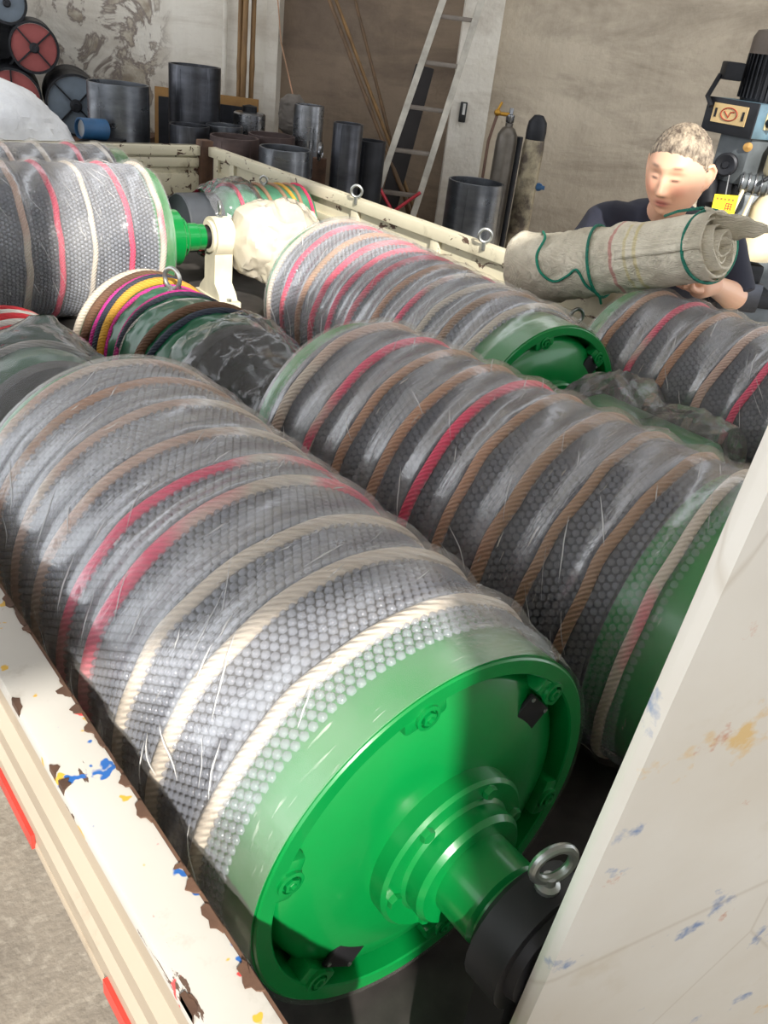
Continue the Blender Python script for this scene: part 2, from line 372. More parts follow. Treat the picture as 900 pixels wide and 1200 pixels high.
# far side board
X = 2.465
far = MB().box((X+0.02, 2.40, 0.94), (0.02, 4.24, 0.32)).build('side_board', M_boardold, truck, None)
MB().box((X+0.012, 2.40, 1.095), (0.055, 4.3, 0.05), bev=0.006).build('top_rail', M_boardold, far)
MB().box((X+0.005, 2.40, 0.985), (0.02, 4.2, 0.035), bev=0.004).build('middle_rail', M_boardold, far)
for y in (4.47, 4.30, 3.75, 3.2, 2.65, 2.1, 1.55, 1.0):
    MB().box((X+0.002, y, 0.93), (0.022, 0.05, 0.31), bev=0.005).build('rib', M_boardold, far)
for (y, z) in ((3.18, 1.155), (2.36, 1.155)):
    e = MB().torus((X-0.02, y, z), 0.024, 0.006, (0.7, 0.7, 0)); e.cyl((X-0.02, y, 1.10), (X-0.02, y, z-0.024), 0.008, seg=10); e.build('tie_ring', M_steel, far)
# headboard
hb = MB().box((1.34, 4.60, 0.935), (2.20, 0.03, 0.37)).build('headboard', M_boardold, truck, None)
MB().box((1.34, 4.585, 1.095), (2.20, 0.055, 0.05), bev=0.006).build('top_rail', M_boardold, hb)
MB().box((2.0, 4.58, 1.035), (0.82, 0.03, 0.05), bev=0.008).build('pressed_rib', M_boardold, hb)
MB().box((2.0, 4.58, 0.90), (0.82, 0.03, 0.16), bev=0.010).build('pressed_panel', M_boardold, hb)
MB().box((2.445, 4.575, 0.95), (0.07, 0.07, 0.40), bev=0.006).build('corner_post', M_rust, hb)
# tailgate, leaning open
tg_dir = V((0, -0.0374, 0.502)).normalized(); base = V((0.49, 0.250, 0.969)) - tg_dir*0.94
top = base + tg_dir*1.75; nrm = V((0, -tg_dir.z, tg_dir.y)).normalized()
tg = MB(); M = Matrix((V((1, 0, 0)), nrm*-1, tg_dir)).transposed()
Mg = Matrix.Rotation(-0.31, 3, 'Z') @ M
tg.box((base+top)/2 + Mg @ V((0.85, 0, 0)), (1.70, 0.024, 1.75), Mg, bev=0.0118)
tgo = tg.build('tailgate', M_gate, truck)

# ------------------------------------------------------------------ conveyor pulleys
def n3(x, y, z): return noise.noise(V((x, y, z)))
def make_pulley(label, loc, rz, L, r, ropes, film=M_film, cap=True, bub=0.0125, rim=0.10, ytop=0.042, seed=0, lit=True, caprot=44, shaft=0.26, hubx=0.012, group='wrapped conveyor pulleys on the truck'):
    """local axis +Y, near end at y=0, resting on z=0"""
    t = thing('conveyor_pulley', label, 'pulley', loc, rz, group); Z = r
    rs = r-0.016                                        # steel shell
    MB().lathe([(rs-0.018, 0.0), (rs, 0.0), (rs, L), (rs-0.018, L)], (0, 0, Z), (0, 1, 0), 96, True).build('drum_shell', M_green, t)
    lg = MB().lathe([(rs-0.001, rim), (rs+0.006, rim+0.004), (rs+0.006, L-0.035), (rs-0.001, L-0.03)], (0, 0, Z), (0, 1, 0), 96)
    lg.build('rubber_lagging', M_lag, t)
    # bubble wrap : sheet with domed cells, one mesh
    rb = rs+0.0075; nc = int(2*PI*rb/bub); dy = bub*0.866; nr = int((L-ytop-0.03)/dy)
    ring = 6; va = []; fa = []
    th0 = np.arange(nc)*2*PI/nc
    ks = np.arange(ring)*2*PI/ring
    prof = ((0.47*bub, 0.0), (0.37*bub, 0.0038), (0.0, 0.0056))
    cnt = 0; blocks = []
    for j in range(nr):
        y = ytop + bub*0.5 + j*dy
        th = th0 + (j % 2)*PI/nc
        for (rr_, h) in prof[:2]:
            pass
        # vertices per bubble: 6 base, 6 mid, 1 apex
        A = []
        for (rr_, h) in prof:
            kk = ks if rr_ > 0 else np.array([0.0])
            ang = th[:, None] + rr_*np.cos(kk)[None, :]/rb; yy = y + rr_*np.sin(kk)[None, :] + 0*ang; R_ = rb + h
            A.append(np.stack([R_*np.sin(ang), yy, Z + R_*np.cos(ang)], -1))
        blocks.append(np.concatenate(A, 1).reshape(-1, 3))
    Vv = np.concatenate(blocks); nb_ = len(Vv)//13
    f4 = []
    for k in range(6):
        l = (k+1) % 6
        f4.append((k, l, 6+l)); f4.append((k, 6+l, 6+k)); f4.append((6+k, 6+l, 12))
    F = (np.array(f4)[None] + (np.arange(nb_)*13)[:, None, None]).reshape(-1, 3)
    F = F.astype(np.int32)
    me = bpy.data.meshes.new('bubble_wrap'); me.vertices.add(len(Vv)); me.vertices.foreach_set('co', Vv.astype(np.float32).ravel())
    me.loops.add(F.size); me.loops.foreach_set('vertex_index', F.ravel()); me.polygons.add(len(F))
    me.polygons.foreach_set('loop_start', np.arange(len(F), dtype=np.int32)*3); me.update(calc_edges=True)
    link('bubble_wrap', me, M_wrapshade if film is M_filmdark else M_wrap, t, 180, 'stuff')
    # ropes
    rp = r-0.006
    for (y_, tilt, ph, mat, wid) in ropes:
        path = [(rp*math.sin(2*PI*k/72), y_ + tilt*math.cos(2*PI*k/72-ph) + 0.006*n3(3*math.cos(2*PI*k/72), 3*math.sin(2*PI*k/72), y_*9+seed), Z + rp*math.cos(2*PI*k/72)) for k in range(72)]
        MB().tube(path, wid, 8, closed=True).build('rope', mat, t, 180)
    # stretch film pulled over the ropes
    def film_r(th, y):
        b = 0.0
        for (y_, tilt, ph, mat, wid) in ropes:
            d = y - (y_ + tilt*math.cos(th-ph)); b = max(b, math.exp(-(d/0.026)**2)*(wid*1.0+0.003))
        R_ = r - 0.0005 + b + 0.0016*n3(6*math.cos(th), 22*y, 6*math.sin(th)+seed) + 0.0012*n3(25*math.cos(th)+y*20, 9*y, 25*math.sin(th)+seed)
        e = max(0.0, min(1.0, (y+0.006)/0.045, (L+0.006-y)/0.045)); return (rs+0.003)*(1-e) + R_*e
    na, nl = 180, int(150*L/0.9); vs = []; fs = []
    for j in range(nl+1):
        y = -0.004 + (L+0.008)*j/nl
        for k in range(na):
            th = 2*PI*k/na; R_ = film_r(th, y); vs.append((R_*math.sin(th), y, Z + R_*math.cos(th)))
    for j in range(nl):
        for k in range(na):
            l = (k+1) % na; fs.append((j*na+k, (j+1)*na+k, (j+1)*na+l, j*na+l))
    MB().add(vs, fs).build('stretch_film', film, t, 180, doubles=False)
    # pulled creases of the film: fine raised ridges lying on it
    rnd = random.Random(seed*17+3); cr = MB()
    for k in range(130):
        th = rnd.uniform(-PI, PI); y = rnd.uniform(0.03, L-0.1); ln = rnd.uniform(0.02, 0.10); slope = 1.6 + 2.2*n3(2*math.cos(th), 5*y, 2*math.sin(th)+seed*3) + rnd.gauss(0, 0.25); bend = rnd.uniform(-0.12, 0.12); nseg = 9; path = []; rr_ = []
        wmax = rnd.uniform(0.0004, 0.0012); nrmz = math.hypot(1.0, slope)
        for i in range(nseg+1):
            u_ = i/nseg; yy = y + ln*u_/nrmz; tt_ = th + ln*(slope*u_ + bend*u_*u_)/nrmz/r
            if yy > L-0.01: break
            R_ = film_r(tt_, yy) + 0.0006; path.append((R_*math.sin(tt_), yy, Z + R_*math.cos(tt_))); rr_.append(max(0.0002, wmax*math.sin(PI*(0.04+0.92*u_))))
        if len(path) > 3: cr.tube(path, rr_, 5)
    cr.build('film_creases', M_crease, t, 180, kind='stuff', doubles=False)
    # end caps
    for end in ((0, -1), (1, 1)):
        near = end[0] == 0; s = end[1]; ye = 0.0 if near else L
        def Y(h): return ye + s*h                        # h outward
        ax = (0, s, 0); O = (0, ye, Z)
        ring_ = MB().lathe([(rs-0.002, -0.03), (rs-0.002, 0.002), (rs-0.004, 0.004), (rs-0.021, 0.004), (rs-0.023, 0.002), (rs-0.023, -0.045)], O, ax, 96).build('rim_ring', M_green, t)
        d = MB().lathe([(rs-0.022, -0.045), (rs-0.030, -0.040), (rs-0.034, -0.020), (rs-0.042, -0.012), (0.15, 0.006), (0.115, 0.012), (0.10, 0.013)], O, ax, 96)
        disc = d.build('end_disc', M_green, t, 50)
        hb_ = MB().lathe([(0.102, 0.004), (0.102, 0.020+hubx), (0.098, 0.024+hubx), (0.078, 0.024+hubx), (0.074, 0.028+hubx), (0.074, 0.046+hubx), (0.069, 0.052+hubx), (0.050, 0.052+hubx)], O, ax, 64).build('hub_flange', M_green, t)
        MB().lathe([(0.052, 0.045), (0.052, 0.10+hubx), (0.048, 0.105+hubx), (0.048, 0.13+hubx)], O, ax, 48).build('hub_boss', M_green, t)
        MB().lathe([(0.0, 0.10), (0.038, 0.10), (0.038, shaft-0.004), (0.035, shaft), (0.0, shaft)], O, ax, 40).build('shaft', M_black if near else M_dirty, t)
        if not near and not cap: continue
        lug = None
        for q in range(6):
            a = math.radians(caprot + 60*q)
            c = V((math.cos(a), 0, math.sin(a)))*(rs-0.031); tg_ = V((-math.sin(a), 0, math.cos(a)))
            g = MB(); Mx = Matrix((tg_, V((0, 1, 0)), V((math.cos(a), 0, math.sin(a))))).transposed()
            g.box(V((c.x, Y(-0.012), Z+c.z)), (0.056, 0.030, 0.026), Mx, bev=0.006); g.build('lug', M_green, t)
            b = MB(); b.lathe([(0.015, 0.002), (0.015, 0.007), (0.011, 0.0075), (0.011, 0.003)], (c.x, Y(0), Z+c.z), ax, 20)
            b.lathe([(0.0085, 0.0), (0.0085, 0.009), (0.005, 0.0095), (0.004, 0.006), (0, 0.006)], (c.x, Y(0), Z+c.z), ax, 6); b.build('bolt', M_green, t, 30)
        for q in range(6):
            a = math.radians(caprot + 25 + 60*q)
            b = MB().lathe([(0.009, 0.020), (0.009, 0.028+hubx), (0.008, 0.031+hubx), (0, 0.031+hubx)], (0.088*math.cos(a), Y(0), Z+0.088*math.sin(a)), ax, 6); b.build('bolt', M_green, hb_, 30)
        for a_ in (44, 231):
            a = math.radians(a_); c = V((math.cos(a), 0, math.sin(a)))*0.168; ra = V((math.cos(a), 0, math.sin(a))); tg_ = V((-math.sin(a), 0, math.cos(a)))
            Mx = Matrix((tg_, V((0, 1, 0)), ra)).transposed()
            p = MB(); p.box(V((c.x, Y(-0.002), Z+c.z)), (0.050, 0.006, 0.050), Mx, bev=0.002); pl = p.build('cover_plate', M_black, disc)
            sc_ = MB()
            for u, v in ((1, 0), (-1, 0), (0, 1), (0, -1)): pass
            for u, v in ((1, 1), (-1, 1), (1, -1), (-1, -1)):
                q_ = c + tg_*0.020*u + ra*0.020*v; sc_ = MB().lathe([(0.0028, 0.0), (0.0028, 0.0025), (0, 0.0032)], (q_.x, Y(0), Z+q_.z), ax, 10); sc_.build('screw', M_steel, pl)
    return t

def ropes_seq(n, ya, yb, mats, tilt=0.018, wid=0.0100, seed=0):
    rnd = random.Random(seed); out = []
    for i in range(n):
        y = ya + (yb-ya)*i/(n-1); out.append((y + rnd.uniform(-0.008, 0.008), tilt + rnd.uniform(-0.006, 0.006), rnd.uniform(-0.5, 0.5)+PI*0.75, mats[i % len(mats)], wid*rnd.uniform(0.85, 1.15)))
    return out
def place(nx, ny, bx, by): return math.atan2(-(bx-nx), by-ny)
# nearest pulley
make_pulley('nearest wrapped pulley with its whole green end disc and hub in view', (0.540, 0.445, BED), place(.540, .445, .555, 1.37), 0.925, 0.256,
            ropes_seq(9, 0.115, 0.90, [R_beige, R_beige, R_beige, R_mix, R_mix, R_beige, R_beige, R_tan, R_beige], seed=1), seed=1, shaft=0.185)
make_pulley('wrapped pulley second from the near side board, cut by the white tailgate', (1.180, 0.47, BED), place(1.18, .47, 1.075, 1.38), 0.915, 0.262,
            ropes_seq(10, 0.07, 0.86, [R_mix, R_tan, R_tan, R_tan, R_tan, R_pink, R_tan, R_tan, R_mix, R_beige], seed=2), film=M_filmdark, seed=2, cap=False, bub=0.0135, ytop=0.03)
make_pulley('wrapped pulley behind the second one, green end with a film-covered slot ring', (1.618, 1.262, BED), place(1.618, 1.262, 1.712, 2.33), 1.07, 0.250,
            ropes_seq(11, 0.13, 1.03, [R_beige, R_tan, R_beige, R_mix, R_tan, R_pink, R_mix, R_pink, R_tan, R_pink, R_beige], seed=3), seed=3, cap=False, bub=0.0145, rim=0.11, ytop=0.09)
make_pulley('wrapped pulley at the right edge below the man and his sack roll', (2.135, 0.48, BED), place(2.135, .48, 2.11, 1.42), 0.94, 0.250,
            ropes_seq(9, 0.05, 0.88, [R_tan, R_pink, R_beige, R_tan, R_mix, R_beige, R_tan, R_mix, R_tan], seed=4), film=M_filmdark, seed=4, cap=False, bub=0.0145, ytop=0.03)
# crosswise pulleys at the front of the bed (axis along x): near end of the local axis faces +x
def cross(label, ex, ey, L, r, yaw, **k):
    return make_pulley(label, (ex, ey, BED), PI/2 + yaw, L, r, **k)
cross('wrapped pulley lying crosswise, sunlit green hub and shaft at its right end', 1.43, 3.10, 1.05, 0.262, -0.06,
      ropes=ropes_seq(9, 0.055, 0.98, [R_mix, R_pink, R_beige, R_pink, R_beige, R_pink, R_beige, R_pink, R_tan], tilt=0.012, seed=5), seed=5, cap=False, bub=0.0145, ytop=0.055, rim=0.06, hubx=0.085)
cross('farthest wrapped pulley lying crosswise, mostly hidden behind another pulley', 1.60, 3.74, 1.10, 0.245, -0.03,
      ropes=ropes_seq(8, 0.10, 1.0, [R_beige, R_pink, R_beige, R_beige], tilt=0.012, seed=6), seed=6, cap=False, bub=0.016, ytop=0.06, rim=0.06)

# ------------------------------------------------------------------ bearings, couplings and bundles on the bed
def eyebolt(mb, p, R=0.022, r=0.0055, axis=(0.7, 0.7, 0)):
    p = V(p); mb.torus(p + V((0, 0, R+0.012)), R, r, axis); mb.lathe([(0, 0), (0.013, 0), (0.013, 0.005), (0.008, 0.008), (0.007, 0.016), (0, 0.016)], p, (0, 0, 1), 14); return mb
def pillow_block(label, loc, rz, h, mat, w=0.20, d=0.06, R=0.075):
    """local: shaft along y at height h, base on z=0"""
    t = thing('pillow_block_bearing', label, 'bearing', loc, rz)
    MB().box((0, 0, 0.016), (w, d, 0.032), bev=0.006).build('foot', mat, t)
    pr = [(-w*0.42, 0.03), (-w*0.36, 0.055), (-R*0.62, 0.09), (-R*0.62, h-R*0.80)] + [(R*math.cos(a), h + R*math.sin(a)) for a in [PI*1.22 - PI*1.44*k/18 for k in range(19)]] + [(R*0.62, h-R*0.80), (R*0.62, 0.09), (w*0.36, 0.055), (w*0.42, 0.03)]
    MB().extrude(pr, (0, -d*0.42, 0), (0, d*0.42, 0), (1, 0, 0), (0, 0, 1)).build('housing', mat, t, 30)
    for s in (-1, 1):
        MB().lathe([(0.045, 0), (R*0.82, 0), (R*0.78, 0.010), (0.045, 0.012)], (0, s*d*0.42, h), (0, s, 0), 32).build('seal_ring', mat, t)
        b = MB(); b.lathe([(0.011, 0), (0.011, 0.010), (0, 0.012)], (s*w*0.42, 0, 0.032), (0, 0, 1), 6); b.build('foot_bolt', M_steel, t, 30)
    eyebolt(MB(), (0, 0, h+R-0.002), axis=(0.3, 0.9, 0)).build('eyebolt', M_steel, t)
    return t
pillow_block('dark bearing block with a steel eyebolt at the nearest pulley shaft', (0.541, 0.292, BED), 0, 0.256, M_black, w=0.22, d=0.05)
pillow_block('sunlit cream bearing block on the shaft of the crosswise pulley', (1.715, 3.083, BED), PI/2-0.06, 0.262, plain('cream_casting', (222, 214, 190), 0.5), w=0.24, d=0.09, R=0.075)
pillow_block('small bearing block under the left end of the sack roll', (2.105, 1.60, BED), 0, 0.25, M_dirty, w=0.20, d=0.06)

def crumple(c, axis, L, prof, seg=64, nl=40, amp=0.012, fr=7, seed=0):
    """crumpled plastic sleeve: prof(t)->radius"""
    ax = V(axis).normalized(); u = (V((0, 0, 1)) - ax*ax.z).normalized() if abs(ax.z) < 0.99 else V((1, 0, 0)); w_ = ax.cross(u); c = V(c); vs = []; fs = []
    for j in range(nl+1):
        t = j/nl; R = prof(t)
        for k in range(seg):
            a = 2*PI*k/seg; d = u*math.cos(a) + w_*math.sin(a); p = c + ax*(L*t) + d*R
            q = V((p.x*fr+seed, p.y*fr, p.z*fr)); rid = 1-abs(noise.noise(q))*2; rid2 = 1-abs(noise.noise(q*2.3))*2 + 0.5*(1-abs(noise.noise(q*4.7))*2)
            p = p + d*amp*(rid*0.7 + rid2*0.45) + ax*amp*0.6*noise.noise(q*1.7)
            vs.append(p)
    for j in range(nl):
        for k in range(seg):
            l = (k+1) % seg; fs.append((j*seg+k, (j+1)*seg+k, (j+1)*seg+l, j*seg+l))
    return MB().add(vs, fs)
def lerpf(pts):
    def f(t):
        for (a, ra), (b, rb_) in zip(pts, pts[1:]):
            if t <= b: return ra + (rb_-ra)*(t-a)/(b-a)
        return pts[-1][1]
    return f
def ring_path(c, axis, R, tilt=0.0, ph=0.0, n=48, wob=0.004, seed=0):
    ax = V(axis).normalized(); u = (V((0, 0, 1)) - ax*ax.z).normalized(); w_ = ax.cross(u); c = V(c)
    return [c + u*math.cos(2*PI*k/n)*R + w_*math.sin(2*PI*k/n)*R + ax*(tilt*math.cos(2*PI*k/n-ph) + wob*n3(2*math.cos(2*PI*k/n), 2*math.sin(2*PI*k/n), seed)) for k in range(n)]
def bundle(label, loc, axis, L, r, ropes, z=None, core=M_greend, group=None):
    """gear unit wrapped in green sheet and lashed with ropes; local origin on the bed, axis at height z"""
    t = thing('wrapped_gear_unit', label, 'wrapped bundle', loc, 0, group); z = z or r+0.005; ax = V(axis).normalized(); o = V((0, 0, z)) - ax*L/2
    crumple(o, ax, L, lerpf([(0, r*0.2), (0.015, r*0.93), (0.1, r), (0.9, r), (0.985, r*0.93), (1, r*0.2)]), amp=0.006, fr=16, nl=60, seed=r*50).build('green_wrapping', core, t, 180)
    for i, (f, mat, wid, tilt) in enumerate(ropes):
        pth = ring_path(o + ax*L*f, ax, r+wid*0.7, tilt, 0.6+i*0.5, seed=i*3.1); MB().tube(pth, wid, 7, closed=True).build('rope', mat, t, 180)
    for s in (0, 1):                                      # rough skids under the round unit
        q = o + ax*L*(0.2+0.6*s); w2 = ax.cross(V((0, 0, 1)))
        g = MB(); Mx = Matrix((w2, ax, V((0, 0, 1)))).transposed(); g.box((q.x, q.y, 0.02), (r*1.5, 0.06, 0.04), Mx, bev=0.004); g.build('skid', M_rust, t)
    return t, o, ax
# A : behind the second pulley
t, o, ax = bundle('green gear unit lashed with yellow, magenta and brown ropes, ring bolt on top', (1.03, 2.06, BED), (0.10, -1, 0), 0.50, 0.185,
    [(0.06, R_beige, 0.011, 0.02), (0.14, R_brown, 0.013, 0.02), (0.20, R_magenta, 0.010, 0.03), (0.27, R_navy, 0.013, 0.03), (0.34, R_yellow, 0.012, 0.03), (0.41, R_magenta, 0.006, 0.03), (0.52, R_magenta, 0.008, 0.02), (0.55, R_navy, 0.008, 0.03), (0.60, R_white, 0.004, 0.05), (0.74, R_brown, 0.013, 0.03), (0.79, R_navy, 0.010, 0.03)])
eyebolt(MB(), o + ax*0.22 + V((0, 0, 0.185)), 0.026, 0.006, (0.8, 0.3, 0)).build('eyebolt', M_steel, t)
fl = MB().lathe([(0.0, 0.0), (0.178, 0.0), (0.182, 0.008), (0.182, 0.05), (0.15, 0.085), (0.10, 0.10), (0.10, 0.22), (0, 0.22)], o + ax*0.495, ax, 56).build('black_coupling', M_black, t)
crumple(o + ax*0.47, ax, 0.36, lerpf([(0, 0.19), (0.2, 0.196), (0.45, 0.165), (0.75, 0.13), (1, 0.150)]), seg=110, nl=70, amp=0.017, fr=9, seed=4).build('clear_bag', M_bag, t, 20)
# B : behind the nearest pulley
t, o, ax = bundle('bundle striped with red and white straps, clear plastic hood on its end', (0.60, 2.02, BED), (0, -1, 0), 0.42, 0.165,
    [(0.1, R_red, 0.011, 0.02), (0.2, R_white, 0.012, 0.03), (0.3, R_red, 0.012, 0.02), (0.42, R_white, 0.010, 0.03), (0.55, R_red, 0.012, 0.02), (0.68, R_red, 0.011, 0.02), (0.8, R_white, 0.010, 0.02)])
eyebolt(MB(), o + ax*0.10 + V((-0.02, 0, 0.165)), 0.022, 0.006, (0.8, 0.3, 0)).build('eyebolt', M_steel, t)
MB().lathe([(0.0, 0.0), (0.165, 0.0), (0.17, 0.01), (0.17, 0.05), (0.10, 0.08), (0.08, 0.18), (0, 0.18)], o + ax*0.415, ax, 48).build('black_coupling', M_black, t)
crumple((-0.035, -0.24, 0.10), (0.10, 0.22, 1), 0.335, lerpf([(0, 0.185), (0.35, 0.20), (0.6, 0.165), (0.85, 0.085), (1, 0.012)]), seg=80, nl=60, amp=0.016, fr=8, seed=9).build('plastic_hood', M_hood, t, 22)
# C : by the far board, on the farthest pulley's shaft
t, o, ax = bundle('green bundle with orange lashings against the far side board', (2.215, 3.58, BED), (1, 0.0, 0), 0.44, 0.15,
    [(0.08, R_pink, 0.010, 0.01), (0.30, R_tan, 0.009, 0.01), (0.42, R_tan, 0.010, 0.01), (0.62, R_tan, 0.010, 0.02), (0.74, R_yellow, 0.009, 0.02), (0.80, R_tan, 0.009, 0.0), (0.92, R_pink, 0.008, 0.0)], z=0.20, core=plain('pale_green_sheet', (70, 128, 98), 0.35))
eyebolt(MB(), o + ax*0.22 + V((0, 0, 0.15)), 0.016, 0.005).build('eyebolt', M_steel, t)
MB().lathe([(0.0, 0.0), (0.12, 0.0), (0.125, 0.006), (0.125, 0.17), (0.09, 0.18), (0, 0.18)], o + ax*-0.205, ax, 40).build('dark_sleeve', plain('slate_sleeve', (62, 66, 72), 0.5), t)
MB().lathe([(0.0, 0), (0.055, 0), (0.055, 0.06), (0, 0.06)], V((-0.40, -0.15, 0.17)), (1, 0, 0), 30).build('red_coupling', plain('red_oxide_paint', (120, 44, 40), 0.6), t)
crumple(o + ax*-0.10, ax, 0.26, lerpf([(0, 0.13), (0.35, 0.165), (0.7, 0.18), (1, 0.15)]), amp=0.016, fr=9, seed=14).build('clear_bag', M_bag, t, 20)
# cream bag on the crosswise pulley's far shaft end
bg_ = thing('plastic_bag', 'sunlit cream plastic bag over the shaft end by the bearing block', 'plastic bag', (1.95, 2.98, BED), 0)
crumple((-0.20, 0.06, 0.26), (1, -0.20, -0.05), 0.40, lerpf([(0, 0.02), (0.04, 0.09), (0.3, 0.145), (0.6, 0.15), (0.85, 0.10), (1, 0.02)]), amp=0.022, fr=8, seed=21).build('bag', M_bagcream, bg_, 25)
crumple((-0.03, 0.0, 0.30), (0.0, -0.45, -1), 0.30, lerpf([(0, 0.12), (0.4, 0.10), (0.8, 0.06), (1, 0.05)]), amp=0.018, fr=9, seed=25).build('bag_tail', M_bagcream, bg_, 180)
MB().lathe([(0, 0), (0.07, 0), (0.07, 0.22), (0, 0.22)], (-0.17, 0.05, 0.255), (1, -0.2, 0), 30).build('shaft_coupling', plain('orange_coupling', (196, 120, 70), 0.5), bg_)
# D : grey bag between second and right pulleys
gb = thing('plastic_bag', 'crumpled grey plastic bag round a green coupling between two pulleys', 'plastic bag', (1.62, 0.93, BED), 0)
crumple((0, 0.27, 0.25), (0.02, -1, 0.02), 0.42, lerpf([(0, 0.06), (0.1, 0.13), (0.35, 0.165), (0.55, 0.12), (0.75, 0.145), (0.95, 0.13), (1, 0.03)]), amp=0.022, fr=9, seed=31).build('bag', M_baggrey, gb, 22)
MB().lathe([(0, 0), (0.11, 0), (0.115, 0.01), (0.115, 0.30), (0.08, 0.33), (0, 0.33)], (0, 0.20, 0.25), (0.02, -1, 0), 40).build('coupling', M_green, gb)
MB().box((0, 0.05, 0.06), (0.16, 0.22, 0.12), bev=0.006).build('support_block', M_rust, gb)

# ------------------------------------------------------------------ steel shells standing behind the truck
def shell(label, u, d, zt, r, mat, wall=0.012, group='steel tubes standing behind the truck', tilt=0.0):
    p = wp(u, d); t = thing('steel_tube', label, 'steel tube', p, WALL_RZ, group)
    MB().lathe([(r, 0), (r, zt), (r-0.002, zt+0.002), (r-wall+0.002, zt+0.002), (r-wall, zt), (r-wall, 0)], (0, 0, 0), (0, 0, 1), 56, True).build('tube_wall', mat, t)
    MB().lathe([(r*0.2, zt-0.12), (r-wall, zt-0.12)], (0, 0, 0), (0, 0, 1), 40).build('inner_plate', SH_black, t)
    MB().tube([(r*math.cos(-1.9), r*math.sin(-1.9), z) for z in (0.02, zt-0.02)], 0.003, 6).build('weld_seam', mat, t)
    return t
shell('wide bright-streaked steel tube standing left behind the headboard', -2.0, 5.92, 1.30, 0.19, SH_blue)
shell('tallest dark steel tube standing in front of the peeling wall', -1.60, 6.25, 1.435, 0.168, SH_dark)
shell('low dark steel tube in front of the tallest tube', -1.53, 5.85, 1.12, 0.125, SH_dark)
shell('brown rimmed low steel tube by the truck corner', -1.21, 5.70, 1.105, 0.15, SH_brown)
shell('grey low steel tube with shiny lid behind the brown ones', -1.36, 6.08, 1.12, 0.12, SH_blue)
shell('brown low steel tube partly behind the blue one', -1.03, 5.98, 1.11, 0.15, SH_brown)
shell('low blue steel tube just over the side board near the corner', -0.865, 5.52, 1.10, 0.155, SH_blue)
shell('mirror-bright turned tube standing beside the hanging bag', -0.83, 6.2, 1.295, 0.10, SH_bright)
shell('slim blue-black tube nearest the leaning bamboo', -0.51, 5.62, 1.27, 0.09, SH_dark)
shell('black tube half behind the slim blue-black one', -0.38, 5.82, 1.17, 0.095, SH_black)
shell('grey steel tube standing beside the gas cylinders', 0.315, 5.92, 1.0, 0.18, SH_blue)
sp = thing('round_canister', 'small shiny round canister among the low tubes', 'canister', wp(-1.27, 6.45), 0)
MB().lathe([(0, 0), (0.11, 0), (0.11, 1.17), (0.10, 1.18), (0.0, 1.185)], (0, 0, 0), (0, 0, 1), 36).build('body', SH_bright, sp)
MB().lathe([(0, 1.18), (0.05, 1.18), (0.05, 1.22), (0, 1.23)], (0, 0, 0), (0, 0, 1), 24).build('lid_knob', SH_black, sp)
# wheel-like shaft stub
sk = thing('pipe_stub', 'small rusty pipe stub with bright collar between the tubes', 'pipe', wp(-0.70, 5.9), 0)
MB().lathe([(0, 0), (0.045, 0), (0.045, 1.02), (0, 1.02)], (0, 0, 0), (0, 0, 1), 24).build('pipe', M_rust, sk); MB().torus((0, 0, 1.05), 0.05, 0.014, tuple(TT)).build('collar', SH_bright, sk)
tag(MB().box((0, 0, 0.62), (0.75, 0.02, 1.24)).build('wooden_panel', plain('brown_board', (150, 112, 62), 0.7), None, None), 'brown edged panel leaning low behind the tallest tube', 'panel')
wpn = bpy.data.objects['wooden_panel']; wpn.location = wp(-1.65, 6.75); wpn.rotation_euler = (-0.03, 0, WALL_RZ)
MB().box((0, -0.012, 0.60), (0.69, 0.01, 1.16)).build('black_face', SH_black, wpn, None)

# ------------------------------------------------------------------ stacked idler pulleys at the left
def idler(label, u, z, r, d0, L, face, spokes, rot=0.4, hollow=False):
    t = thing('bare_pulley', label, 'pulley', wp(u, d0, z-r), WALL_RZ + 0.42, 'bare pulleys stacked by the peeling wall')
    rim = M_black if not hollow else SH_black
    MB().lathe([(r-0.014, 0), (r, 0), (r, L), (r-0.014, L)], (0, 0, r), (0, 1, 0), 48, True).build('drum_shell', SH_black, t)
    if hollow:
        MB().lathe([(0.0, L*0.8), (r-0.014, L*0.8)], (0, 0, r), (0, 1, 0), 48).build('inner_disc', SH_black, t); return t
    MB().lathe([(0.0, 0.012), (r-0.016, 0.016)], (0, 0, r), (0, 1, 0), 48).build('end_disc', face, t)
    MB().lathe([(r*0.20, 0.014), (r*0.20, -0.03), (r*0.12, -0.035), (r*0.12, -0.10), (0, -0.10)], (0, 0, r), (0, 1, 0), 24).build('hub', SH_black, t)
    for k in range(spokes):
        a = rot + 2*PI*k/spokes
        MB().box((math.cos(a)*r*0.56, 0.008, r + math.sin(a)*r*0.56), (r*0.72, 0.02, 0.010), Matrix.Rotation(-a, 3, 'Y')).build('rib', SH_black, t, None)
    return t
P_red = plain('red_oxide_primer', (150, 76, 74), 0.7); P_grey = plain('blue_grey_primer', (104, 116, 128), 0.65)
idler('grey faced pulley at the top of the stack with a paper tag', -2.86, 1.65, 0.125, 6.35, 0.7, P_grey, 0)
i1 = bpy.data.objects['bare_pulley']; MB().box((0.02, 0.008, 0.20), (0.035, 0.004, 0.028), Matrix.Rotation(0.25, 3, 'Y')).build('paper_tag', plain('white_paper', (226, 226, 222), 0.8), i1, None)
idler('red faced pulley with four ribs in the middle of the stack', -2.70, 1.41, 0.158, 6.35, 0.75, P_red, 4, 0.75)
idler('open dark drum at the far left of the stack', -3.07, 1.42, 0.205, 6.45, 0.7, None, 0, hollow=True)
idler('red faced pulley low in the stack behind the white sack', -2.83, 1.09, 0.19, 6.25, 0.8, P_red, 4, 0.0)
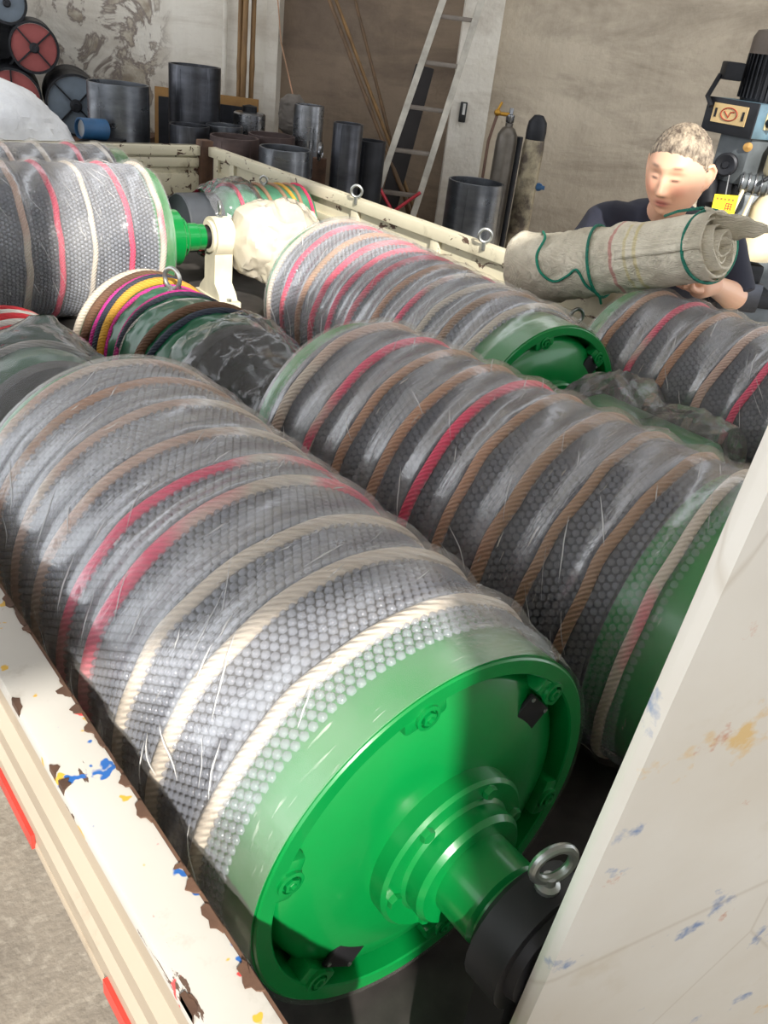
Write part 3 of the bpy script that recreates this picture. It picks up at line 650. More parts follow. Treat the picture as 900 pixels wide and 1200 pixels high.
idler('blue grey faced pulley lowest in the stack beside the wide tube', -2.44, 1.09, 0.195, 6.35, 0.8, P_grey, 4, 0.8)
idler('small grey pulley in the upper left corner of the stack', -3.10, 1.73, 0.10, 6.35, 0.6, P_grey, 0)
rk = thing('timber_rack', 'dark timber rack under the stacked bare pulleys', 'rack', wp(-2.7, 6.55), WALL_RZ)
for (x, z) in ((-0.55, 0.86), (0.55, 0.86)): MB().box((x, 0.15, 0.42), (0.10, 0.6, 0.84)).build('post', M_rust, rk, None)
MB().box((0, 0.15, 0.868), (1.3, 0.7, 0.05)).build('shelf', M_rust, rk, None)
# white sack and blue tin
n = N('white_tarpaulin'); n.set(n.mix(n.step(n.noise(5, 6), 0.3, 0.7), lin((236, 238, 240)), lin((204, 206, 210))), 0.7); n.bump(n.noise(14, 5, dist=1.0), 0.5, 0.02)
sk_ = MB(); vs = []; seg, rings = 90, 60
for i in range(rings+1):
    th = PI*i/rings
    for k in range(seg):
        a = 2*PI*k/seg; p = V((0.46*math.sin(th)*math.cos(a), 0.34*math.sin(th)*math.sin(a), 0.64+0.66*math.cos(th)))
        p.z = max(p.z, 0.0); q = p*4.2; s_ = 1 + 0.07*noise.noise(q) + 0.14*(1-abs(noise.noise(q*1.3))*2)*0.6 + 0.06*(1-abs(noise.noise(q*4.0))*2); vs.append((p.x*s_, p.y*s_, p.z*(1 + 0.02*noise.noise(q*1.3)))) 
sk_.add(vs, [(i*seg+k, (i+1)*seg+k, (i+1)*seg+(k+1) % seg, i*seg+(k+1) % seg) for i in range(rings) for k in range(seg)])
so = sk_.build('tarpaulin_heap', n.m, None, 30); so.location = wp(-2.52, 5.35); so.rotation_euler = (0, 0, WALL_RZ); tag(so, 'white tarpaulin heap below the stacked bare pulleys', 'tarpaulin')
bt = thing('blue_tin', 'blue open tin lying beside the white tarpaulin heap', 'tin', wp(-2.03, 5.50), WALL_RZ)
P_blue = plain('blue_paint', (40, 86, 128), 0.5)
MB().box((0.03, 0.1, 0.50), (0.20, 0.3, 1.0)).build('crate_stand', SH_black, bt, None)
MB().lathe([(0.060, 0), (0.060, 0.17), (0.052, 0.17), (0.052, 0.0)], (-0.07, 0, 1.065), (0.62, 0.78, -0.05), 32, True).build('tin_body', P_blue, bt)
MB().lathe([(0.0, 0.02), (0.051, 0.02)], (-0.07, 0, 1.065), (0.62, 0.78, -0.05), 32).build('tin_end', plain('pale_lining', (176, 178, 180), 0.6), bt)

# ------------------------------------------------------------------ things leaning on the wall
def mat_bamboo(name, a, b):
    n = N(name); c = n.mix(n.step(n.noise(6, 5, co=n.map(scale=(3, 3, 0.6))), 0.35, 0.7), lin(a), lin(b)); n.set(c, 0.6); return n.m
M_bam = mat_bamboo('dry_bamboo', (132, 100, 58), (92, 68, 40)); M_bamd = mat_bamboo('dark_bamboo', (104, 78, 50), (70, 54, 38))
def pole(label, p0, p1, r, mat, group):
    p0, p1 = V(p0), V(p1); n = 40; path = []; rr = []; L = (p1-p0).length
    for i in range(n+1):
        t = i/n; path.append(p0.lerp(p1, t) + V((0.008*math.sin(t*7+r*900), 0, 0))); rr.append(r*(1.18 if i % 6 == 0 else 1.0)*(1-0.25*t))
    return tag(MB().tube(path, rr, 10).build('bamboo_pole', mat, None, 60), label, 'bamboo pole', group)
for i, (u, du, d, r, lb) in enumerate(((-1.435, 0.0, 6.93, 0.021, 'leftmost upright bamboo pole of the bundle by the white wall'), (-1.398, 0.01, 6.90, 0.022, 'middle upright bamboo pole of the bundle by the white wall'), (-1.360, 0.015, 6.94, 0.020, 'rightmost upright bamboo pole of the bundle by the white wall'))):
    pole(lb, wp(u, d-0.12, 0.0), wp(u+du, d, 3.2), r, M_bam, 'upright bamboo poles')
def lean(label, pa, pb, d0, d1, r, mat, grp):               # two (u,z) points on the pole, carried down to the floor
    (ua, za), (ub, zb) = pa, pb; k = (ub-ua)/(zb-za); u0 = ua - k*za; zt = 2.9
    return pole(label, wp(u0, d0, 0), wp(ua + k*(zt-za), d1, zt), r, mat, grp)
lean('lower of the two close leaning bamboo poles', (-0.82, 1.90), (-0.30, 1.03), 6.2, 7.15, 0.016, M_bamd, 'leaning bamboo poles')
lean('upper of the two close leaning bamboo poles', (-0.77, 1.905), (-0.27, 1.03), 6.25, 7.17, 0.014, M_bam, 'leaning bamboo poles')
lean('thin bamboo pole leaning nearest the ladder', (-0.645, 1.92), (-0.25, 0.98), 6.3, 7.17, 0.013, M_bamd, 'leaning bamboo poles')
pl = MB().box((0, 0, 0), (0.13, 0.05, 1.62), bev=0.01).build('leaning_plank', plain('black_plank', (34, 30, 30), 0.8), None); pl.location = wp(-0.235, 6.50, 0.80)
pl.rotation_mode = 'XYZ'; pl.rotation_euler = (Matrix.Rotation(WALL_RZ, 3, 'Z') @ Matrix.Rotation(0.15, 3, 'Y') @ Matrix.Rotation(-0.16, 3, 'X')).to_euler(); tag(pl, 'black plank leaning on the wall left of the ladder', 'plank')
# ladder
M_alu = plain('aluminium', (176, 172, 162), 0.45, 0.6, var=0.3, scale=12)
ld = thing('ladder', 'aluminium ladder leaning on the white pilaster with red spreader at its foot', 'ladder', wp(-0.32, 6.15), WALL_RZ)
l0, l1 = V((-0.20, 0.0, 0.0)), V((0.50, 0.45, 2.95)); r0, r1 = V((0.12, 0.0, 0.0)), V((0.70, 0.45, 2.95))
for a, b in ((l0, l1), (r0, r1)):
    ax_ = (b-a).normalized(); ex = V((0, 1, 0)); ex = (ex - ax_*ex.dot(ax_)).normalized(); ey = ax_.cross(ex)
    MB().extrude([(-0.034, -0.021), (0.034, -0.021), (0.034, 0.021), (-0.034, 0.021)], a, b, ex, ey).build('rail', M_alu, ld, None)
for k in range(10):
    t_ = 0.09 + 0.092*k; a = l0.lerp(l1, t_); b = r0.lerp(r1, t_)
    MB().box((a+b)/2, ((b-a).length, 0.050, 0.026), None, bev=0.004).build('rung', plain('worn_rung', (120, 112, 104), 0.6, 0.3) if k == 0 else bpy.data.materials['worn_rung'], ld)
xr = plain('red_plastic', (186, 44, 60), 0.4)
a = l0.lerp(l1, 0.285); b = r0.lerp(r1, 0.285); c_ = l0.lerp(r0, 0.5).lerp(l1.lerp(r1, 0.5), 0.235)
for q in (a, b): MB().tube([q + V((0, -0.045, 0)), c_ + V((0, -0.045, 0))], 0.011, 8).build('red_spreader', xr, ld)
# gas cylinders
def gas(label, u, d, H, r, mat, valve):
    p = wp(u, d); t = thing('gas_cylinder', label, 'gas cylinder', p, WALL_RZ, 'gas cylinders by the cement wall')
    MB().lathe([(0, 0), (r, 0), (r, H-0.10), (r*0.93, H-0.05), (r*0.62, H-0.012), (r*0.36, H), (r*0.36, H+0.02), (0, H+0.02)], (0, 0, 0), (0, 0, 1), 36).build('cylinder_body', mat, t)
    if valve:
        MB().lathe([(0.022, 0), (0.028, 0.01), (0.028, 0.05), (0.014, 0.055), (0.014, 0.09), (0, 0.09)], (0, 0, H+0.02), (0, 0, 1), 16).build('neck_collar', SH_bright, t)
        v = MB(); v.cyl((-0.01, 0, H+0.07), (-0.09, -0.02, H+0.07), 0.012, seg=10); v.sphere((-0.09, -0.02, H+0.075), 0.022); v.cyl((-0.09, -0.02, H+0.09), (-0.07, -0.02, H+0.14), 0.008, seg=8); v.build('brass_valve', plain('brass', (176, 132, 50), 0.4, 0.7), t)
        h = MB().tube([(-0.09, -0.02, H+0.06), (-0.12, -0.03, H-0.10), (-0.12, -0.02, H-0.6), (-0.10, 0, 0.3)], 0.010, 8); h.build('hose', plain('dull_hose', (96, 70, 56), 0.6), t)
    else:
        MB().lathe([(0.062, -0.06), (0.066, 0.02), (0.060, 0.075), (0.030, 0.115), (0, 0.12)], (0, 0, H-0.015), (0, 0, 1), 28).build('cap', SH_black, t)
        b = MB(); b.torus((r+0.01, -0.02, H-0.33), 0.02, 0.008, (0, 1, 0.3)); b.box((r+0.02, -0.03, H-0.33), (0.06, 0.025, 0.025), bev=0.004); b.build('blue_clamp', P_blue, t)
    return t
n = N('worn_gas_paint'); n.set(n.mix(n.step(n.noise(7, 7, 0.65), 0.42, 0.6), lin((150, 140, 116)), lin((74, 64, 54))), 0.5, 0.3); M_gas2 = n.m
gas('gas cylinder with brass valve, left of the pair by the wall', 0.485, 6.22, 1.32, 0.070, plain('dull_gas_steel', (104, 98, 90), 0.4, 0.5, var=0.4), True)
gas('blotchy gas cylinder with black cap and blue clamp by the wall', 0.665, 6.20, 1.31, 0.070, M_gas2, False)
tag(MB().cyl((0, 0, 0), (0, 0, 1.25), 0.035).build('drain_pipe', SH_black, None), 'thin dark pipe standing between the two gas cylinders', 'pipe'); bpy.data.objects['drain_pipe'].location = wp(0.575, 6.42)
# bag hung on a cord, wall pipe
hg = thing('hanging_bag', 'grubby bag hung on a cord above the bright tube', 'bag', wp(-0.99, 6.55), WALL_RZ)
crumple((0, 0, 1.06), (0, 0, 1), 0.26, lerpf([(0, 0.03), (0.15, 0.08), (0.6, 0.085), (0.85, 0.075), (1, 0.03)]), amp=0.012, fr=12, seed=41).build('bag', plain('grey_sacking', (104, 98, 92), 0.85, var=0.4), hg, 180)
MB().tube([(0, 0, 1.30), (-0.12, 0.1, 1.62), (-0.22, 0.40, 1.95)], 0.005, 6).build('cord', R_tan, hg)
struct(MB().tube([wp(-1.62, 7.20, 0), wp(-1.62, 7.20, 4.4)], 0.018, 10).build('trim_3', W_white, None))
tag(MB().box((0, 0, 0), (0.05, 0.02, 0.13), bev=0.008).build('wall_switch', plain('black_bakelite', (30, 30, 30), 0.4), None), 'small black switch on the pilaster behind the ladder', 'switch')
ws = bpy.data.objects['wall_switch']; ws.location = wp(0.185, 6.645, 1.34); ws.rotation_euler = (0, 0, WALL_RZ)
MB().box((0.004, -0.011, 0.02), (0.018, 0.006, 0.07)).build('rocker', plain('white_rocker', (200, 200, 196), 0.5), ws, None)

# ------------------------------------------------------------------ drilling and milling machine at the right
mc = thing('milling_machine', 'old milling machine with black motor and blue grey head beside the man', 'machine', wp(1.55, 4.75), WALL_RZ)
P_mach = plain('machine_grey', (92, 98, 102), 0.5, 0.2, var=0.4); P_machb = plain('machine_blue_grey', (86, 112, 126), 0.45, 0.1, var=0.45); P_cream = plain('cream_machine_paint', (226, 212, 176), 0.4, var=0.12)
MB().box((0.32, 0.45, 0.62), (0.42, 0.40, 1.24), bev=0.04).build('column', P_mach, mc)
MB().box((0.05, 0.15, 0.74), (0.70, 0.34, 0.07), bev=0.01).build('work_table', SH_black, mc)
MB().box((0.22, 0.30, 0.35), (0.5, 0.5, 0.70), bev=0.05).build('knee', P_mach, mc)
rotm = Matrix.Rotation(0.62, 3, 'Z')
hd = MB().box((-0.05, 0.0, 1.605), (0.20, 0.30, 0.155), rotm, bev=0.012).build('gear_head', P_machb, mc)
# head faces: left one (dark bezel with tan plate), right one with knobs
fl_n = rotm @ V((-1, 0, 0)); fr_n = rotm @ V((0, -1, 0)); cH = V((-0.05, 0, 1.605))
Mleft = Matrix((rotm @ V((0, -1, 0)), fl_n, V((0, 0, 1)))).transposed(); Mright = Matrix((rotm @ V((1, 0, 0)), fr_n, V((0, 0, 1)))).transposed()
hd2 = MB(); hd2.box(cH + fl_n*0.105, (0.30, 0.012, 0.155), Mleft, bev=0.004); bz = hd2.build('black_bezel', SH_black, hd)
MB().box(cH + fl_n*0.113 + V((0, 0, 0.012)), (0.20, 0.008, 0.085), Mleft).build('name_plate', plain('tan_plate', (190, 164, 116), 0.5), hd, None)
em = MB(); ux = rotm @ V((0, -1, 0))
em.tube([cH + fl_n*0.118 + V((0, 0, 0.012)) + ux*0.048*math.cos(2*PI*k/28) + V((0, 0, 0.028*math.sin(2*PI*k/28))) for k in range(28)], 0.003, 6, closed=True)
em.tube([cH + fl_n*0.118 + ux*x + V((0, 0, 0.012+z)) for x, z in ((-0.03, 0.012), (0.0, -0.014), (0.008, 0.010), (0.03, 0.012))], 0.003, 6); em.build('emblem', plain('red_print', (150, 56, 40), 0.5), hd)
for sx in (-0.08, 0.082): MB().box(cH + fl_n*0.118 + ux*sx + V((0, 0, 0.012)), (0.012, 0.003, 0.04), Mleft).build('plate_mark', SH_black, hd, None)
MB().box(cH + fr_n*0.153 + rotm @ V((0.02, 0, 0.005)), (0.11, 0.008, 0.075), Mright, bev=0.003).build('dial_plate', plain('tan_dial', (196, 180, 140), 0.5), hd)
for sx in (-0.015, 0.045):
    k_ = MB().lathe([(0.022, 0), (0.024, 0.03), (0.020, 0.036), (0, 0.036)], cH + fr_n*0.156 + rotm @ V((sx, 0, 0)), fr_n, 20).build('knob', SH_black, hd)
    MB().box(cH + fr_n*0.195 + rotm @ V((sx, 0, 0)), (0.012, 0.010, 0.040), Mright, bev=0.003).build('knob_pointer', plain('white_plastic', (232, 230, 224), 0.4), k_)
mt = MB().lathe([(0, 1.68), (0.095, 1.68), (0.10, 1.70), (0.10, 1.90), (0, 1.90)], (0.02, 0.05, 0), (0, 0, 1), 40).build('motor_body', SH_black, mc)
for k in range(30):
    a = 2*PI*k/30; MB().box((0.02+0.105*math.cos(a), 0.05+0.105*math.sin(a), 1.79), (0.016, 0.006, 0.19), Matrix.Rotation(a, 3, 'Z')).build('cooling_fin', SH_black, mt, None)
MB().lathe([(0.112, 1.885), (0.112, 1.955), (0.098, 1.985), (0.05, 1.995), (0, 1.995)], (0.02, 0.05, 0), (0, 0, 1), 40).build('fan_cowl', plain('dusty_cowl', (96, 86, 78), 0.6, 0.2), mt)
MB().box((-0.15, 0.06, 1.80), (0.09, 0.10, 0.08), bev=0.01).build('terminal_box', SH_black, mt)
MB().tube([(-0.20, 0.06, 1.78), (-0.24, 0.04, 1.68), (-0.22, 0.0, 1.64)], 0.012, 8).build('cable', SH_black, mt)
MB().box((0.0, 0.0, 1.43), (0.20, 0.20, 0.24), rotm, bev=0.03).build('quill_housing', P_mach, mc)
MB().lathe([(0.03, 0), (0.055, 0.005), (0.055, 0.03), (0.045, 0.036), (0.018, 0.03), (0.015, 0.04), (0, 0.04)], (-0.10, -0.11, 1.40), (-0.5, -0.86, 0), 30).build('feed_dial', SH_black, mc)
MB().lathe([(0.0, 0), (0.018, 0.0), (0.022, 0.006), (0, 0.010)], (-0.03, -0.125, 1.49), (-0.3, -0.95, 0), 20).build('brass_badge', plain('brass_badge', (180, 140, 80), 0.4, 0.5), mc)
MB().lathe([(0, 1.37), (0.075, 1.37), (0.088, 1.39), (0.088, 1.50), (0.07, 1.535), (0.05, 1.54), (0, 1.54)], (0.17, -0.12, 0), (0, 0, 1), 36).build('oil_cup', P_cream, mc)
MB().lathe([(0, 0.98), (0.085, 0.98), (0.080, 1.23), (0.060, 1.27), (0.045, 1.30), (0, 1.30)], (0.15, -0.14, 0), (0, 0, 1), 36).build('spindle_guard', P_cream, mc)
cl = MB(); cl.cyl((-0.02, -0.12, 1.33), (0.14, -0.16, 1.33), 0.042, seg=24); cl.build('capstan', P_mach, mc)
for q in range(5):
    z = -0.01 + 0.03*q; MB().torus((z, -0.125-0.01*q*0.6, 1.33), 0.044, 0.006, (0.16, -0.04, 0)).build('capstan_ring', SH_bright, mc)
for (a, b) in (((0.0, -0.15, 1.30), (-0.06, -0.17, 1.00)), ((0.05, -0.16, 1.28), (0.0, -0.18, 0.98)), ((0.19, -0.22, 1.47), (0.06, -0.22, 1.36))):
    MB().tube([a, b], 0.010, 8).build('lever', P_cream if a[0] < 0.1 else SH_black, mc)
MB().box((-0.06, -0.02, 1.24), (0.16, 0.16, 0.16), rotm, bev=0.03).build('lower_gearbox', SH_black, mc)
MB().cyl((-0.16, -0.06, 1.34), (-0.12, -0.08, 1.18), 0.045, seg=20).build('pump_body', SH_black, mc)
MB().box((0.06, -0.10, 0.90), (0.30, 0.20, 0.12), bev=0.02).build('vice_body', SH_black, mc)
MB().box((0.12, -0.14, 0.80), (0.22, 0.18, 0.16), bev=0.03).build('vice_jaw', SH_dark, mc)
for (x, z) in ((0.02, 0.93), (0.10, 0.86)): MB().lathe([(0.014, 0), (0.014, 0.01), (0, 0.012)], (x, -0.205, z), (0, -1, 0), 12).build('blue_bolt', P_blue, mc)
sg = MB().box((-0.085, -0.20, 1.225), (0.115, 0.004, 0.095), Matrix.Rotation(-0.05, 3, 'Y')).build('yellow_card', plain('yellow_card', (246, 214, 20), 0.5, var=0.05), mc, None)
rd = MB()
for (x, z, sx, sz) in ((-0.078, 1.218, 0.004, 0.034), (-0.052, 1.218, 0.004, 0.034), (-0.065, 1.218, 0.004, 0.032), (-0.065, 1.234, 0.030, 0.004), (-0.065, 1.222, 0.026, 0.003), (-0.065, 1.211, 0.026, 0.003)): rd.box((x, -0.2035, z), (sx, 0.002, sz))
rd.build('red_character', plain('red_ink', (214, 40, 34), 0.6), sg, None)
for k in range(5): MB().box((-0.127+0.019*k, -0.2035, 1.252), (0.011, 0.002, 0.010)).build('small_character', plain('brown_ink', (140, 110, 30), 0.6) if k == 0 else bpy.data.materials['brown_ink'], sg, None)
MB().tube([(-0.09, -0.19, 1.272), (-0.085, -0.12, 1.42)], 0.004, 6).build('card_wire', SH_bright, sg)

# ------------------------------------------------------------------ rolled sack
rA, rB = V((2.140, 1.785, 1.198)), V((2.20, 1.2714, 1.3915)); RR = 0.098
n = N('woven_sacking'); x = n.sep()
wv = n.math('MULTIPLY', n.wave(90, 2.0, direction='X'), n.wave(90, 2.0, direction='Z'))
c = n.mix(n.step(n.noise(8, 7, 0.62), 0.35, 0.7), lin((236, 228, 208)), lin((190, 180, 158)))
c = n.mix(n.math('MULTIPLY', n.step(n.noise(24, 6, 0.7), 0.55, 0.7), 0.45), c, lin((140, 130, 110)))
band = lambda a, b: n.math('MULTIPLY', n.step(x[1], a-0.003, a), n.step(x[1], b, b+0.003, 1, 0))
c = n.mix(n.math('MULTIPLY', band(0.285, 0.292), 0.6), c, lin((190, 90, 90))); c = n.mix(n.math('MULTIPLY', band(0.36, 0.368), 0.45), c, lin((206, 186, 90))); c = n.mix(n.math('MULTIPLY', band(0.33, 0.336), 0.4), c, lin((206, 186, 90)))
n.set(c, 0.85); n.bump(n.math('ADD', wv, n.math('MULTIPLY', n.noise(20, 6, 0.65), 3.0)), 0.6, 0.006); M_sack = n.m
rl = thing('sack_roll', 'rolled woven sacking tied with green cord held by the man', 'roll', rA, 0)
axr = (rB-rA).normalized(); upv = (V((0, 0, 1)) - axr*axr.z).normalized(); sdv = axr.cross(upv); LR = (rB-rA).length
rl.rotation_mode = 'QUATERNION'; rl.rotation_quaternion = Matrix((sdv, axr, upv)).transposed().to_quaternion()
# local: axis +y, z up.  outer skin and spiral end layers
def rprof(y):
    t = y/LR; return RR*(1.0 + 0.06*math.sin(t*5+0.4) - 0.10*math.exp(-((y-0.235)/0.03)**2)*0.6 + (0.06 if t < 0.12 else 0))
vs = []; fs = []; na, nl = 72, 56
for j in range(nl+1):
    y = -0.01 + (LR+0.01)*j/nl
    for k in range(na):
        a = 2*PI*k/na; q = V((math.cos(a)*1.6, y*14, math.sin(a)*1.6)); R = rprof(y)*(1 + 0.07*noise.noise(q) + 0.05*(1-2*abs(noise.noise(q*2.1+V((5, 1, 2))))) + 0.025*(1-2*abs(noise.noise(q*5.1))))
        vs.append((R*math.cos(a), y + 0.010*noise.noise(q*0.8)*(1 if j in (0, nl) else 0), R*0.94*math.sin(a)))
fs = [(j*na+k, (j+1)*na+k, (j+1)*na+(k+1) % na, j*na+(k+1) % na) for j in range(nl) for k in range(na)]
o = MB().add(vs, fs).build('outer_sacking', M_sack, rl, 180)
sp = MB(); vs = []; fs = []; turns = 4.5; ns = 220; nd = 5
for i in range(ns+1):
    t = i/ns; a = t*turns*2*PI; R = RR*(0.98 - 0.86*t) + 0.004*noise.noise(V((math.cos(a)*2, t*9, math.sin(a)*2)))
    for j in range(nd):
        y = LR*0.55 + (LR*0.45 + 0.012*math.sin(a*0.7) + 0.028*t)*j/(nd-1); vs.append((R*math.cos(a), y, R*0.94*math.sin(a)))
fs = [(i*nd+j, (i+1)*nd+j, (i+1)*nd+j+1, i*nd+j+1) for i in range(ns) for j in range(nd-1)]
so = sp.add(vs, fs).build('rolled_layers', M_sack, rl, 180, doubles=False); md = so.modifiers.new('s', 'SOLIDIFY'); md.thickness = 0.006
# loose left flap (open mouth of the sack) and torn tongue at the right end
fp = MB(); vs = []
for i in range(13):
    for j in range(9):
        a = -0.9 + 2.6*i/12; y = 0.02 - 0.09*j/8; R = RR*(1.06 + 0.20*j/8) + 0.010*noise.noise(V((a*2, y*30, 3)))
        vs.append((R*math.cos(a-0.2), y, R*math.sin(a-0.2)))
fp.add(vs, [(i*9+j, (i+1)*9+j, (i+1)*9+j+1, i*9+j+1) for i in range(12) for j in range(8)]); fo = fp.build('loose_flap', M_sack, rl, 180); fo.modifiers.new('s', 'SOLIDIFY').thickness = 0.005
tg_ = MB(); vs = []
for i in range(11):
    for j in range(7):
        t = i/10; s_ = (j/6-0.5)*(1-t*0.8); vs.append((-0.02+0.07*s_, LR-0.02+0.15*t, 0.055+0.10*s_ - 0.03*t + 0.012*noise.noise(V((t*5, s_*6, 1)))))
tg_.add(vs, [(i*7+j, (i+1)*7+j, (i+1)*7+j+1, i*7+j+1) for i in range(10) for j in range(6)]); to = tg_.build('torn_tongue', M_sack, rl, 180); to.modifiers.new('s', 'SOLIDIFY').thickness = 0.006
def ringcord(y, tl): return [((rprof(y)*1.07)*math.cos(2*PI*k/40), y + tl*math.cos(2*PI*k/40), (rprof(y)*1.02)*math.sin(2*PI*k/40)) for k in range(40)]
MB().tube(ringcord(0.20, 0.02), 0.0045, 6, closed=True).build('green_cord', R_green, rl, 180)
MB().tube(ringcord(LR*0.965, -0.03), 0.0045, 6, closed=True).build('green_cord', R_green, rl, 180)
def onroll(a, y, k=1.09): return (rprof(y)*k*math.cos(a), y, rprof(y)*k*0.96*math.sin(a))
def smooth_path(P, n=8):
    P = [V(p) for p in P]; out = []
    for i in range(len(P)-1):
        p0, p1, p2, p3 = P[max(i-1, 0)], P[i], P[i+1], P[min(i+2, len(P)-1)]
        for k in range(n):
            t_ = k/n; out.append(0.5*((2*p1) + (p2-p0)*t_ + (2*p0-5*p1+4*p2-p3)*t_*t_ + (3*p1-p0-3*p2+p3)*t_**3))
    return out + [P[-1]]
# wandering cord on the camera side (angles measured from local +x, camera side is around pi)
camside = 0.0
MB().tube(smooth_path([onroll(1.5, 0.01), onroll(0.9, 0.06), onroll(0.4, 0.05), onroll(-0.05, 0.065), onroll(-0.35, 0.10), onroll(-0.25, 0.15), onroll(-0.12, 0.185), onroll(-0.6, 0.20), onroll(-1.05, 0.215, 1.12), onroll(-1.3, 0.21, 1.3)]), 0.004, 6).build('green_cord', R_green, rl, 180)
MB().tube([onroll(PI/2+0.2, LR*0.72, 1.12), onroll(PI/2-0.1, LR*0.82, 1.18), onroll(PI/2-0.1, LR*0.95, 1.15)], 0.004, 6).build('green_cord', R_green, rl, 180)

# ------------------------------------------------------------------ the man
def remesh(mb, voxel, smooth=3):
    me = mb.mesh('tmp'); o = bpy.data.objects.new('tmp', me); COL.objects.link(o)
    r_ = o.modifiers.new('r', 'REMESH'); r_.mode = 'VOXEL'; r_.voxel_size = voxel
    if smooth: s_ = o.modifiers.new('s', 'SMOOTH'); s_.factor = 0.5; s_.iterations = smooth
    dg = bpy.context.evaluated_depsgraph_get(); out = bpy.data.meshes.new_from_object(o.evaluated_get(dg))
    bpy.data.objects.remove(o); return out
MAN = V((2.80, 1.83, 0))
man = thing('person', 'man in a navy shirt with short grey hair holding the sack roll', 'person', MAN, 0)
F_ = V((-0.86, -0.51, 0)).normalized(); LF = V((F_.y, -F_.x, 0))   # facing; LF = viewer's-left side when facing the camera? (his right hand side)
if LF.y < 0: LF = -LF                                # LF points to viewer's left (+y)
def mp(f, l, z): return F_*f + LF*l + V((0, 0, z))     # man-local: forward, viewer-left, up
HC = V((2.410, 1.585, 1.521)) - MAN                     # head centre
yaw, pitch, roll_ = 0.30, 0.16, 0.0
fd = (F_*math.cos(yaw) + LF*math.sin(yaw)); HX = V((0, 0, 1)).cross(fd).normalized()
HM0 = Matrix((HX, fd*-1, V((0, 0, 1)))).transposed()   # head local x side, -y face, z up
HM = HM0 @ Matrix.Rotation(pitch, 3, 'X')
g = lambda x, s: math.exp(-(x/s)**2)
def head_pt(x, y, z):                                  # unit direction -> head-local position (face towards -y)
    a, b, c = 0.085, 0.100, 0.135
    zz = z; wj = 1.0
    if z < 0: wj = 1 - 0.13*(-z)**2.0
    if z > 0: wj = 1 + 0.13*math.sin(PI*min(1, z))**1.0*z
    px, py, pz = a*x*wj*(1+0.05*g(z+0.15, 0.5)), b*y*(1 + (0.08*z if z > 0 else 0)), c*z*(1 - (0.05*z*z if z > 0 else 0))
    if z < -0.2 and y > 0: py *= 1 - 0.25*min(1, (-z-0.2)/0.6)
    if y < 0:
        fr = min(1, max(0, -y*1.6)); d = 0
        d += 0.006*g(pz-0.030, 0.016)*g(px, 0.055)                       # brow
        for s in (-1, 1):
            d -= 0.010*g(px-s*0.031, 0.017)*g(pz-0.010, 0.013)           # sockets
            d += 0.0075*g(px-s*0.031, 0.012)*g(pz-0.006, 0.0085)         # lids
            d += 0.006*g(px-s*0.046, 0.022)*g(pz+0.034, 0.024)           # cheeks
            d += 0.008*g(px-s*0.0125, 0.0075)*g(pz+0.040, 0.009)         # nostril wings
            d -= 0.0025*g(px-s*0.030, 0.007)*g(pz+0.058, 0.014)          # folds
        ridge = 0.0215*min(1, max(0, (0.022-pz)/0.060))*(1 if pz > -0.044 else max(0, 1-(-0.044-pz)/0.010))
        d += ridge*g(px, 0.0125) + 0.004*g(px, 0.013)*g(pz+0.036, 0.012)
        d += 0.0062*g(pz+0.0640, 0.0060)*g(px, 0.021) + 0.0066*g(pz+0.0785, 0.0065)*g(px, 0.019) - 0.0040*g(pz+0.0712, 0.0022)*g(px, 0.023)
        d -= 0.003*g(pz+0.090, 0.006)*g(px, 0.018); d += 0.008*g(pz+0.108, 0.016)*g(px, 0.024)
        py -= d*fr
        py += 0.006*fr*g(px, 0.06)*0.0
    return V((px, py, pz))
hm = MB(); seg, rings = 112, 88; vs = []
for i in range(rings+1):
    th = PI*i/rings
    for k in range(seg):
        a = 2*PI*k/seg; vs.append(HC + HM @ head_pt(math.sin(th)*math.cos(a), math.sin(th)*math.sin(a), math.cos(th)))
hm.add(vs, [(i*seg+k, (i+1)*seg+k, (i+1)*seg+(k+1) % seg, i*seg+(k+1) % seg) for i in range(rings) for k in range(seg)])
H = lambda x, y, z: HC + HM @ V((x, y, z))
for s in (-1, 1):                                        # ears with a hollow rim
    hm.tube([H(s*0.082, -0.004, -0.034), H(s*0.092, 0.002, -0.026), H(s*0.102, 0.016, -0.002), H(s*0.103, 0.020, 0.018), H(s*0.097, 0.008, 0.034), H(s*0.086, -0.006, 0.028)], [0.008, 0.0075, 0.0065, 0.0065, 0.0065, 0.006], 10)
    hm.sphere(H(s*0.089, 0.010, 0.000), (0.007, 0.016, 0.026), 16, 10, HM)
body = MB()
SHL, SHR = mp(0.25, 0.180, 1.305), mp(0.29, -0.180, 1.325)
ELL, ELR = mp(0.30, 0.285, 1.14), mp(0.33, -0.27, 1.175)
HAL = V((2.25, 1.83, 1.155)) - MAN; HAR = V((2.36, 1.34, 1.255)) - MAN
neck0 = mp(0.235, 0.01, 1.36)
torso = [(0.02, 0.92, 0.17, 0.125), (0.07, 1.05, 0.175, 0.13), (0.14, 1.18, 0.185, 0.13), (0.19, 1.25, 0.19, 0.12), (0.215, 1.29, 0.165, 0.10)]
MT = Matrix((LF, F_*-1, V((0, 0, 1)))).transposed()
